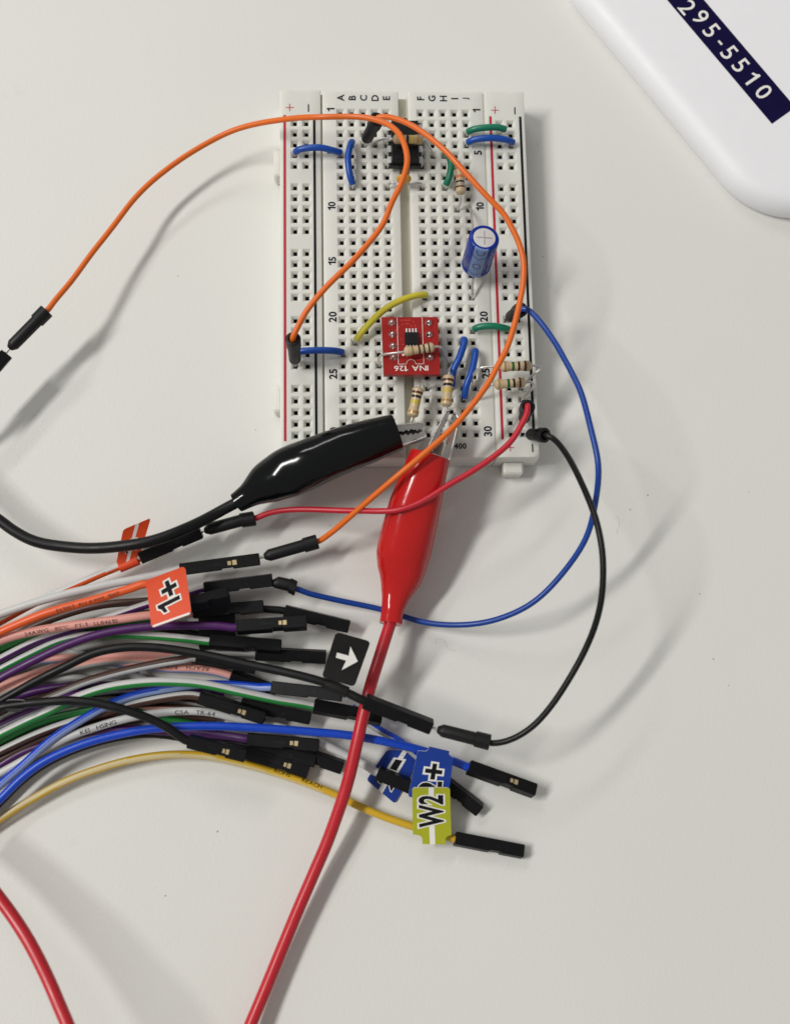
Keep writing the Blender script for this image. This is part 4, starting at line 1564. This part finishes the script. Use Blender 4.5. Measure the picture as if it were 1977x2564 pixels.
def flag_text(o, mp, e, text, cx, cy, size, rot=90, outline=.055, bold=.02, squeeze=1.0, ink='ink_black'):
    """lettering with a white outline; rot 90: reading upwards"""
    c, s = math.cos(math.radians(rot)), math.sin(math.radians(rot))
    def m(lvl):
        return lambda x, y: mp(cx + x * c - y * s, cy - (x * s + y * c), e + lvl)
    if outline:
        a = flat_text('lettering_outline', text, size, m(.02), 'ink_white', o, outline, squeeze=squeeze)
        a["kind"] = 'stuff'
    a = flat_text('lettering', text, size, m(.04), ink, o, bold, squeeze=squeeze)
    a["kind"] = 'stuff'


def flag_bar(o, mp, e, x0, y0, x1, y1, m='ink_white', name='white_line', lvl=.015):
    mb = MB()
    vs, fs = [], []
    for i, y in enumerate(np.linspace(y0, y1, 9)):
        vs += [mp(x0, y, e + lvl), mp(x1, y, e + lvl)]
        if i:
            fs.append((2 * i, 2 * i + 1, 2 * i - 1, 2 * i - 2))
    mb.add(vs, fs)
    mb.build(name, m, o, 0)


def wrap(th, pts, r, m, h=1.3):
    """the folded part of a flag gripping the wire"""
    mb = MB()
    tube(mb, spline(pts, 4), r, 14, True)
    return mb.build('flag_fold', m, th, 50)


# --- F1: orange and white, flag 1-
t = flywire('orange and white fly wire with the 1- flag under the black cable', [(-150, 1640, 3), (-60, 1590, 3.2), (0, 1557, 3.4), (89, 1509, 3.8), (178, 1470, 4.2), (250, 1438, 4.6), (310, 1413, 5)],
            ['forange', 'fwhite'], .84, ((352, 1396, 5.2), (504, 1332, 5.8)), 18, stripe=(60, 40, 62))
o, mp, wd, hg, e = flag(t, [(309, 1325, 9.5), (378.5, 1296, 9.5), (343, 1419, 6.4), (291, 1411, 6.4)], 'flag_orange', rnd=.6)
flag_bar(o, mp, e, wd * .44, 0, wd * .58, hg)
flag_text(o, mp, e, '1', wd * .5, hg * .66, 2.6, 90)
flag_bar(o, mp, e, wd * .36, hg * .36, wd * .68, hg * .56, 'ink_white', 'minus_outline', .025)
flag_bar(o, mp, e, wd * .42, hg * .39, wd * .62, hg * .53, 'ink_black', 'minus_mark', .04)
wrap(t, P((300, 1421, 5), (322, 1412, 5.1), (346, 1402, 5.2)), 1.12, 'flag_orange')
# --- F2: white, its connector takes the orange plug
flywire('plain white fly wire with connector under the orange lead plug', [(-150, 1590, 6), (-60, 1560, 6.2), (0, 1538, 6.4), (74, 1513, 6.8), (148, 1492, 7), (258, 1466, 7), (362, 1446, 7), (410, 1436, 7)],
        ['fwhite'], .86, ((452, 1426, 7), (650, 1400, 7)), 8, True)
# --- F3: orange, flag 1+
t = flywire('orange fly wire with the upright orange 1+ flag', [(-150, 1650, 8), (-60, 1610, 9), (0, 1583, 9.6), (60, 1557, 10.2), (119, 1534, 10.8), (238, 1501, 11.5), (326, 1474, 12), (370, 1462, 12.2), (430, 1490, 11)],
            ['forange'], .86, ((470, 1515, 10.6), (574, 1490, 10.6)), -35, prints=[('E6100T  RU AWM  1007', (230, 1503), -18, .72, False, 'fbrown')])
o, mp, wd, hg, e = flag(t, [(364.6, 1454.5, 14.2), (463.2, 1417.4, 14.2), (479.5, 1537.6, 14.6), (380, 1573, 14.6)], 'flag_orange', rnd=.7, thick=.5)
flag_bar(o, mp, e, .3, hg - .45, wd - .3, hg - .05, 'ink_white', 'worn_edge', .012)
flag_text(o, mp, e, '1', wd * .5, hg * .665, 4.5, 97, .06, .012, 1.0)
for nm, m, gr, lv in (('plus_outline', 'ink_white', .34, .02), ('plus_mark', 'ink_black', 0, .04)):
    cx, cy, a, b = wd * .54, hg * .325, 1.6 + gr, .44 + gr
    mb = MB()
    cn, sn = math.cos(math.radians(-10)), math.sin(math.radians(-10))
    q = [(-a, -b), (-b, -b), (-b, -a), (b, -a), (b, -b), (a, -b), (a, b), (b, b), (b, a), (-b, a), (-b, b), (-a, b)]
    mb.add([mp(cx + x * cn - y * sn, cy + x * sn + y * cn, e + lv) for x, y in q], [f[::-1] for f in ((0, 1, 10, 11), (1, 4, 7, 10), (1, 2, 3, 4), (4, 5, 6, 7), (7, 8, 9, 10))])
    mb.build(nm, m, o, 0)
# --- F4: dark brown stub
flywire('dark brown fly wire running below the orange 1+ wire', [(-150, 1680, 3), (-60, 1640, 3.5), (0, 1612, 4), (90, 1566, 4.5), (190, 1530, 5), (260, 1514, 5.4), (340, 1507, 5.6), (450, 1500, 5)], ['fbrown'], .82)
# --- F5: purple and white, connector takes the blue plug
flywire('purple and white fly wire with connector under the blue lead plug', [(-150, 1740, 5), (-60, 1682, 5.2), (0, 1651, 5.4), (90, 1606, 5.6), (170, 1580, 5.6), (270, 1547, 5.6), (370, 1513, 6), (470, 1485, 6)],
        ['fpurple', 'fwhite'], .84, ((512, 1473, 6.2), (682, 1452, 6.4)), 12, stripe=(52, 48, 52))
# --- F6: pink with print
flywire('pink fly wire with black print just below the 1+ wire', [(-150, 1680, 7), (-60, 1640, 7.6), (0, 1604, 8), (89, 1580, 8.4), (178, 1566, 8.6), (297, 1551, 8.4), (371, 1541, 7.8), (430, 1537, 6.6)],
        ['fpink'], .9, ((484, 1533, 5.6), (660, 1519, 5.2)), 0, prints=[('24AWG   80°C   FT-1   LL84610', (185, 1569), -20, .78, False, 'fbrown')])
# --- F7: black to the far connector
t = flywire('thin black fly wire to the connector right of the 1+ group', [(-150, 1665, 2), (-60, 1635, 2), (0, 1608, 2), (100, 1580, 2.4), (200, 1562, 2.8), (300, 1545, 3), (420, 1530, 3.2), (520, 1520, 3.6), (600, 1520, 4), (660, 1525, 4)], ['black_pvc'], .8, ((712, 1530, 3.8), (874, 1569, 3.2)), 10)
o, mp, wd, hg, e = flag(t, [(496, 1537, 5.0), (588, 1529, 5.0), (593, 1646, 2.4), (498, 1627, 2.4)], 'flag_black', rnd=.7)
# --- F8: purple
flywire('glossy purple fly wire with a brass window in its connector', [(-150, 1800, 6), (-60, 1735, 6.6), (0, 1699, 7), (89, 1652, 7.6), (178, 1611, 8), (267, 1584, 8.2), (386, 1568, 8.4), (500, 1566, 8.4), (555, 1568, 8.4)],
        ['fpurple'], .86, ((593, 1571, 8.4), (768, 1560, 8.2)), -14, True)
# --- F9: green and white, upper
flywire('upper green and white fly wire ending below the purple connector', [(-150, 1778, 4), (-60, 1712, 4.2), (0, 1677, 4.4), (89, 1632, 4.8), (150, 1605, 5), (208, 1592, 5), (267, 1590, 5), (340, 1590, 5.2), (430, 1596, 5.2), (490, 1602, 5.2)],
        ['fgreen', 'fwhite'], .86, ((525, 1606, 5.2), (704, 1620, 4.8)), -16, stripe=(55, 50, 55))
# --- F10: black, arrow flag
t = flywire('black fly wire with the white arrow flag and long connector', [(-150, 1850, 6), (-60, 1795, 7), (0, 1757, 8), (40, 1734, 8.6), (89, 1706, 9.2), (166, 1668, 10), (237, 1635, 10.4), (312, 1621, 10.8), (386, 1621, 11), (500, 1637, 11.4), (637, 1667, 12.4), (727, 1686, 13.4), (815, 1710, 14.2), (868, 1734, 14.4)],
            ['black_pvc'], .88, ((912, 1755, 14.6), (1080, 1820, 13.2)), 22)
o, mp, wd, hg, e = flag(t, [(841, 1581, 18.5), (928, 1606, 18.5), (887, 1720, 15.6), (805, 1695, 15.6)], 'flag_black', rnd=.8)
mb = MB()
Za = lambda x, y: px(800 + x * .3563, 1560 + y * .3563, 17.1 + (250 - y) * .0085)
mb.add([q + V(0, 0, .08) for q in (Za(122, 208), Za(204, 230), Za(216, 165), Za(268, 270), Za(155, 331), Za(186, 264), Za(114, 243))], [(6, 5, 1, 0), (1, 5, 4, 3, 2)])
mb.build('printed_arrow', 'ink_white', o, 0)
wrap(t, P((815, 1711, 14.2), (842, 1722, 14.4), (870, 1734, 14.4)), 1.15, 'flag_black')
# --- F11: brown and white
flywire('brown and white fly wire under the black arrow wire', [(-150, 1880, 3), (-60, 1830, 3.4), (0, 1795, 3.8), (60, 1766, 4.2), (130, 1742, 4.6), (208, 1709, 5), (312, 1679, 5.2), (415, 1658, 5.2), (460, 1651, 5.2)],
        ['fbrown', 'fwhite'], .86, ((492, 1647, 5), (640, 1672, 4.6)), 0, stripe=(-50, -46, 46))
# --- second connector of the green pair
flywire('black-ended fly wire poking out below the purple connector', [(40, 1700, 1), (170, 1672, 1.4), (300, 1655, 1.8), (420, 1645, 2.2), (540, 1636, 2.6), (600, 1634, 2.8)], ['fgrey'], .8, ((640, 1636, 3), (816, 1645, 3)), 14)
# --- F12: green and white, lower
flywire('lower green and white fly wire passing the black arrow wire', [(-150, 1915, 5), (-60, 1872, 5.6), (0, 1839, 6), (74, 1803, 6.6), (130, 1778, 7.2), (190, 1748, 7.8), (267, 1722, 8.2), (356, 1709, 8.4), (415, 1707, 8.4), (500, 1712, 8), (610, 1735, 7), (697, 1753, 6), (750, 1761, 5.6)],
        ['fgreen', 'fwhite'], .9, ((785, 1768, 5.2), (955, 1800, 4.4)), -18, stripe=(52, 48, 55))
# --- F13: blue and lavender
flywire('blue and lavender fly wire diving under the lower green one', [(-120, 2090, 4), (-60, 2025, 4.2), (0, 1966, 4.6), (60, 1914, 5), (130, 1851, 5.4), (210, 1799, 5.6), (280, 1761, 5.4), (350, 1737, 5), (430, 1723, 4.6), (520, 1713, 4.8), (610, 1717, 5.2), (650, 1721, 5.8)],
        ['fblue', 'flavender'], .84, ((681, 1721, 6.4), (856, 1741, 8.4)), 0, stripe=(-62, -50, 55))
# --- pink lower
flywire('lower pink fly wire with faint print, ending at a tilted connector', [(-60, 1690, 1.2), (40, 1664, 1.4), (120, 1650, 1.6), (200, 1648, 2), (270, 1654, 2.2), (330, 1662, 2.4), (415, 1673, 2.6), (490, 1675, 2.8), (540, 1682, 3)],
        ['fpink', 'flavender'], .88, ((578, 1693, 3.2), (690, 1735, 3.2)), 25, stripe=(-75, -75, 40), prints=[('REACH    ROHS', (470, 1675), 15, .8, True, 'fbrown')])
# --- F19: brown and white, brass window
flywire('brown and white fly wire feeding the tilted brass-window connector', [(-150, 1960, 3), (-60, 1912, 3.2), (0, 1882, 3.4), (89, 1840, 3.6), (178, 1808, 3.8), (260, 1786, 4), (325, 1766, 4.4), (400, 1750, 5), (465, 1741, 5.4)],
        ['fbrown', 'fwhite'], .84, ((500, 1745, 5.6), (664, 1797, 5.4)), 12, True, stripe=(45, 60, 52))
# --- F20: grey
flywire('grey fly wire hidden behind the lower green one', [(-60, 1740, 1), (60, 1706, 1.2), (160, 1697, 1.6), (240, 1702, 2), (300, 1712, 2), (400, 1726, 2.2), (500, 1742, 2.6), (590, 1762, 2.8)], ['fgrey'], .82, ((604, 1762, 3), (778, 1797, 3)), 10)
flywire('pale grey fly wire crossing steeply below the pink one', [(-60, 1640, 1), (60, 1618, 1.2), (140, 1620, 1.4), (190, 1634, 1.6), (260, 1660, 1.6), (330, 1690, 1.8), (420, 1722, 1.8), (520, 1745, 1.8), (600, 1760, 1.4)], ['fgrey'], .82)
# --- F14: blue, flag 2+
t = flywire('bright blue fly wire with the blue 2+ flag', [(-120, 2115, 5), (-60, 2056, 5.4), (0, 2002, 5.8), (59, 1944, 6.2), (119, 1902, 6.6), (208, 1863, 7), (297, 1839, 7.2), (386, 1824, 7.4), (520, 1818, 7.4), (667, 1824, 7.2), (786, 1833, 7), (871, 1841, 7), (960, 1856, 6.8), (1049, 1877, 6.4), (1110, 1897, 5.6), (1140, 1908, 5)],
            ['fblue'], .86, ((1172, 1921, 4.4), (1338, 1981, 3.2)), -22, True)
o, mp, wd, hg, e = flag(t, [(1046, 1877, 9.2), (1135, 1895, 9.2), (1122, 1998, 5.6), (1021, 1996, 5.6)], 'flag_blue', rnd=.6, neck='top')
flag_text(o, mp, e, '2', wd * .50, hg * .80, 4.3, 92, .06, .03)
for nm, m, gr, lv in (('plus_outline', 'ink_white', .4, .02), ('plus_mark', 'ink_black', 0, .04)):
    cx, cy, a, b = wd * .53, hg * .42, 1.75 + gr, .46 + gr
    mb = MB()
    q = [(-a, -b), (-b, -b), (-b, -a), (b, -a), (b, -b), (a, -b), (a, b), (b, b), (b, a), (-b, a), (-b, b), (-a, b)]
    mb.add([mp(cx + x, cy + y, e + lv) for x, y in q], [f[::-1] for f in ((0, 1, 10, 11), (1, 4, 7, 10), (1, 2, 3, 4), (4, 5, 6, 7), (7, 8, 9, 10))])
    mb.build(nm, m, o, 0)
# --- F15/21: grey with print, flag 2-
t = flywire('grey printed fly wire running to the half hidden 2- flag', [(-120, 2010, 3), (-60, 1970, 3.4), (0, 1937, 3.8), (60, 1904, 4), (166, 1848, 4.4), (237, 1822, 4.6), (326, 1797, 4.6), (415, 1783, 4.4), (500, 1781, 4.2), (550, 1788, 4), (605, 1803, 3.6), (720, 1826, 3), (800, 1860, 2.6), (871, 1893, 2.8), (920, 1920, 3.2)],
            ['fwhite'], .84, ((944, 1934, 3.6), (1112, 2006, 3.2)), 10, prints=[('KEI   HSING', (250, 1818), -10, .82, False, 'ink_black'), ('CSA   TR-64', (495, 1783), -14, .82, False, 'ink_black')])
o, mp, wd, hg, e = flag(t, [(969, 1877, 1.9), (1062, 1880, 1.9), (988, 2013, 1.0), (917, 1953, 1.0)], 'flag_blue', rnd=.7)
flag_bar(o, mp, e, wd * .42, 0, wd * .56, hg)
flag_bar(o, mp, e, wd * .3, hg * .2, wd * .66, hg * .52, 'ink_white', 'minus_outline', .02)
flag_bar(o, mp, e, wd * .38, hg * .24, wd * .58, hg * .48, 'ink_black', 'minus_mark', .03)
flag_text(o, mp, e, '2', wd * .5, hg * .74, 3.6, 90)
# --- F16: thin blue and white
flywire('thin blue and grey fly wire slipping under the 2+ flag', [(880, 1770, 2), (920, 1808, 2), (960, 1834, 2.2), (1000, 1856, 2.4), (1040, 1890, 2.6), (1075, 1922, 2.4)], ['fblue', 'fgrey'], .8, ((1092, 1942, 2.0), (1201, 2028, 1.5)), 18, stripe=(-60, -60, 50))
# --- F17: yellow, flag W2
t = flywire('yellow and cream fly wire with the lime W2 flag', [(-120, 2140, 2), (-60, 2095, 2.2), (0, 2051, 2.4), (89, 1996, 2.6), (178, 1950, 2.8), (297, 1910, 2.8), (386, 1893, 2.8), (460, 1889, 2.6), (520, 1893, 2.4), (578, 1905, 2.2), (667, 1928, 2), (756, 1957, 2), (839, 1990, 2), (871, 2006, 2), (960, 2045, 2.1), (1032, 2069, 2.2), (1100, 2089, 2.2)],
            ['fyellow', 'fcream'], .8, ((1138, 2100, 2.0), (1309, 2133, 1.5)), -16, stripe=(42, -130, 38), prints=[('ROHS      REACH', (740, 1950), 30, .75, False, 'ink_black')])
o, mp, wd, hg, e = flag(t, [(1031.6, 1971.5, 8.6), (1126, 1971.5, 8.6), (1129.6, 2092.7, 4.4), (1033.4, 2091, 4.4)], 'flag_lime', rnd=.7, neck='bottom')
flag_bar(o, mp, e, wd * .43, 0, wd * .57, hg * .2)
flag_bar(o, mp, e, wd * .43, hg * .8, wd * .57, hg * 1.16)
flag_text(o, mp, e, 'W2', wd * .49, hg * .50, 4.6, 90, .09, .035, .66)
# --- F18: black, in front of the bundle
t = flywire('short black fly wire lying over the blue one', [(-60, 1800, 9), (-20, 1780, 9.6), (10, 1769, 10), (53, 1763, 10.4), (119, 1757, 10.8), (178, 1754, 11), (267, 1765, 11), (356, 1792, 10.6), (416, 1820, 10.2)],
            ['black_pvc'], .88, ((472, 1855, 9.8), (616, 1891, 9.2)), 8, True)
o, mp, wd, hg, e = flag(t, [(12, 1752, 11.6), (66, 1752, 11.6), (60, 1782, 11.0), (14, 1782, 10.8)], 'flag_black', rnd=1.0)
# --- F22: purple low
flywire('dark purple fly wire below the bright blue one', [(-120, 1998, 1.6), (-60, 1957, 1.6), (0, 1917, 1.8), (60, 1882, 2), (170, 1848, 2), (240, 1830, 2.2), (330, 1827, 2.4), (430, 1832, 2.6), (540, 1840, 3), (585, 1845, 3.4)], ['fpurple'], .86, ((620, 1850, 3.8), (798, 1866, 4.2)), 0, True)
# --- F23, F24: connectors at the lower end of the bundle
flywire('black fly wire connector under the short black wire, nearest the yellow one', [(-60, 2062, 1.6), (0, 2010, 1.6), (59, 1952, 1.6), (119, 1910, 1.6), (208, 1870, 1.6), (300, 1846, 1.6), (380, 1838, 1.6), (460, 1848, 1.8), (540, 1868, 2)], ['black_pvc'], .8, ((618, 1886, 2.4), (772, 1934, 2.2)), -8, True)
flywire('dull black connector tucked in beside the red cable', [(300, 1842, 1), (400, 1828, 1), (500, 1828, 1.2), (580, 1836, 1.4), (650, 1850, 1.6)], ['fgrey'], .8, ((700, 1868, 1.6), (858, 1921, 1.5)), 12)
flywire('black fly wire connector squeezed between the two lower brass-window ones', [(400, 1840, 1), (500, 1846, 1.2), (580, 1858, 1.6)], ['black_pvc'], .8, ((628, 1868, 2), (790, 1906, 2)), -6)
# --- the rest of the bundle at the left edge
for lab, c, pts, st in (
    ('solid green fly wire below the pink printed one', ['fgreen'], [(-150, 1690, 4), (-60, 1650, 4.6), (0, 1624, 5), (60, 1598, 5.2), (120, 1580, 5), (220, 1566, 4), (340, 1556, 3.6), (440, 1548, 2.6)], None),
    ('wide green fly wire beside the lower green and white one', ['fgreen'], [(-150, 1930, 3), (-60, 1885, 3), (0, 1855, 3.2), (90, 1812, 3.2), (180, 1787, 3), (280, 1775, 2.8), (400, 1795, 2.2), (470, 1812, 2), (560, 1830, 1.6)], None),
    ('faded pink fly wire at the left edge below the purple one', ['fpink'], [(-150, 1800, 2), (-60, 1752, 2), (0, 1718, 2), (80, 1690, 2.2), (150, 1668, 2.4), (230, 1646, 2.6), (330, 1640, 2.6), (430, 1640, 2.2), (530, 1650, 1.6)], None),
    ('pink and brown fly wire at the left edge under the lower green', ['fpink', 'fbrown'], [(-150, 1940, 1.6), (-60, 1895, 1.6), (0, 1862, 1.6), (80, 1832, 1.8), (200, 1800, 1.8), (330, 1774, 1.8), (430, 1772, 1.8), (540, 1784, 1.6), (640, 1800, 1.4)], (60, 60, 60)),
    ('dark purple fly wire at the left edge above the lower green', ['fpurple'], [(-150, 1830, 2), (-60, 1790, 2), (0, 1762, 2), (90, 1730, 2.2), (200, 1716, 2.4), (330, 1716, 2.4), (430, 1714, 2), (540, 1728, 1.6)], None),
    ('brown fly wire at the left edge above the blue pair', ['fbrown'], [(-150, 1990, 2), (-60, 1935, 2), (0, 1903, 2), (90, 1856, 2.2), (180, 1826, 2.4), (260, 1808, 2.6), (350, 1800, 2.2), (440, 1790, 1.8), (540, 1800, 1.4)], None),
    ('pale grey fly wire at the left edge beside the blue pair', ['fgrey'], [(-120, 2030, 1.6), (-60, 1985, 1.6), (0, 1948, 1.8), (60, 1905, 2), (130, 1872, 2.2), (220, 1850, 2), (320, 1838, 1.4), (440, 1836, 1)], None),
    ('grey fly wire low in the middle of the bundle', ['fgrey'], [(-150, 1760, 1), (0, 1690, 1), (100, 1655, 1.2), (200, 1622, 1.4), (300, 1600, 1.6), (420, 1590, 1.6), (520, 1600, 1.6)], None),
    ('dark brown fly wire low under the purple one', ['fbrown'], [(-150, 1850, 1), (0, 1780, 1), (120, 1752, 1.2), (250, 1735, 1.2), (360, 1735, 1.2), (460, 1745, 1.2), (560, 1765, 1.2)], None),
    ('greyish pink fly wire low between the purple and black wires', ['fpink', 'fgrey'], [(-150, 1820, 3), (-60, 1772, 3.2), (0, 1738, 3.4), (90, 1700, 3.6), (180, 1672, 3.4), (280, 1655, 3), (380, 1656, 2.4), (480, 1662, 2)], (-60, -60, 60)),
    ('dark green fly wire at the left edge under the purple wire', ['fgreen'], [(-150, 1770, 2.6), (-60, 1712, 2.8), (0, 1668, 3), (90, 1622, 3), (180, 1590, 3), (300, 1575, 2.6), (430, 1572, 2), (540, 1580, 1.6)], None),
    ('dull purple fly wire between the green ones at the left', ['fpurple', 'fgrey'], [(-150, 1905, 4), (-60, 1850, 4.2), (0, 1816, 4.4), (80, 1780, 4.6), (170, 1745, 4.6), (270, 1728, 4), (360, 1724, 3.4), (460, 1728, 2.4), (560, 1745, 1.6)], (-55, -55, 40)),
    ('black fly wire deep inside the bundle at the left edge', ['black_pvc'], [(-150, 1720, 2.4), (-60, 1680, 2.6), (0, 1640, 2.8), (100, 1600, 3), (200, 1566, 3), (320, 1560, 3), (430, 1575, 2.6), (540, 1598, 1.6)], None),
    ('black fly wire low below the lower green one', ['black_pvc'], [(-150, 1950, 2.4), (-60, 1905, 2.6), (0, 1872, 2.6), (100, 1826, 2.8), (220, 1795, 2.8), (330, 1760, 2.8), (430, 1742, 2.6), (530, 1750, 2)], None),
):
    flywire(lab, pts, c, .84, stripe=st)
# the socket at the left edge that takes the orange plug
flywire('black fly wire socket at the left edge taking the orange plug', [(-240, 1180, 8), (-190, 1115, 9), (-150, 1070, 10)], ['fgrey'], .84, ((-95, 1018, 10.8), (18, 886, 11.4)), 20)

# ------------------------------------------------------------------ lint and dust on the table
for pts, lab in (([(1090, 1612), (1094, 1600), (1106, 1600), (1113, 1605), (1118, 1618), (1127, 1628), (1141, 1627)], 'fine hair on the table between red cable and blue lead'),
                 ([(1541, 1292), (1549, 1303), (1548, 1318), (1543, 1332), (1549, 1338)], 'fine hair on the table right of the crossing leads')):
    mb = MB()
    tube(mb, smooth_path(spline([px(u, v, .03) for u, v in pts], 6), 2), .026, 6)
    tag(mb.build('lint_hair', 'hair', None), lab, 'hair', 'lint on the table')
for u, v, s, lab in ((1621, 1240, .34, 'dark crumb on the table right of the crossing leads'), (1577, 1276, .3, 'pale crumb just below the dark one right of the leads'), (1750, 1487, .3, 'crumb on the table far right of the black lead'),
                     (1785, 1650, .32, 'crumb near the right edge at the lower shadow'), (1823, 1717, .22, 'tiny crumb lowest near the right edge'), (1359, 643, .28, 'crumb beside the right side of the breadboard'),
                     (1346, 362, .2, 'tiny crumb by the upper right of the breadboard'), (544, 2082, .36, 'smudge of dust below the yellow wire'), (414, 2243, .28, 'crumb on the bare table at the lower left'), (640, 1076, .24, 'crumb left of the black clip')):
    c = px(u, v, 0)
    s *= .6
    mb = MB()
    lathe(mb, c, c + V(.0, .0, .07), [(0, s), (.03, s * .9), (.06, s * .4), (.07, .05)], 7)
    vs = np.array(mb.v)
    vs[:, 0] += np.array([random.uniform(-.4, .4) * s for _ in vs])
    mb.v = [tuple(q) for q in vs]
    tag(mb.build('dust_crumb', 'speck', None), lab, 'crumb', 'crumbs on the table')
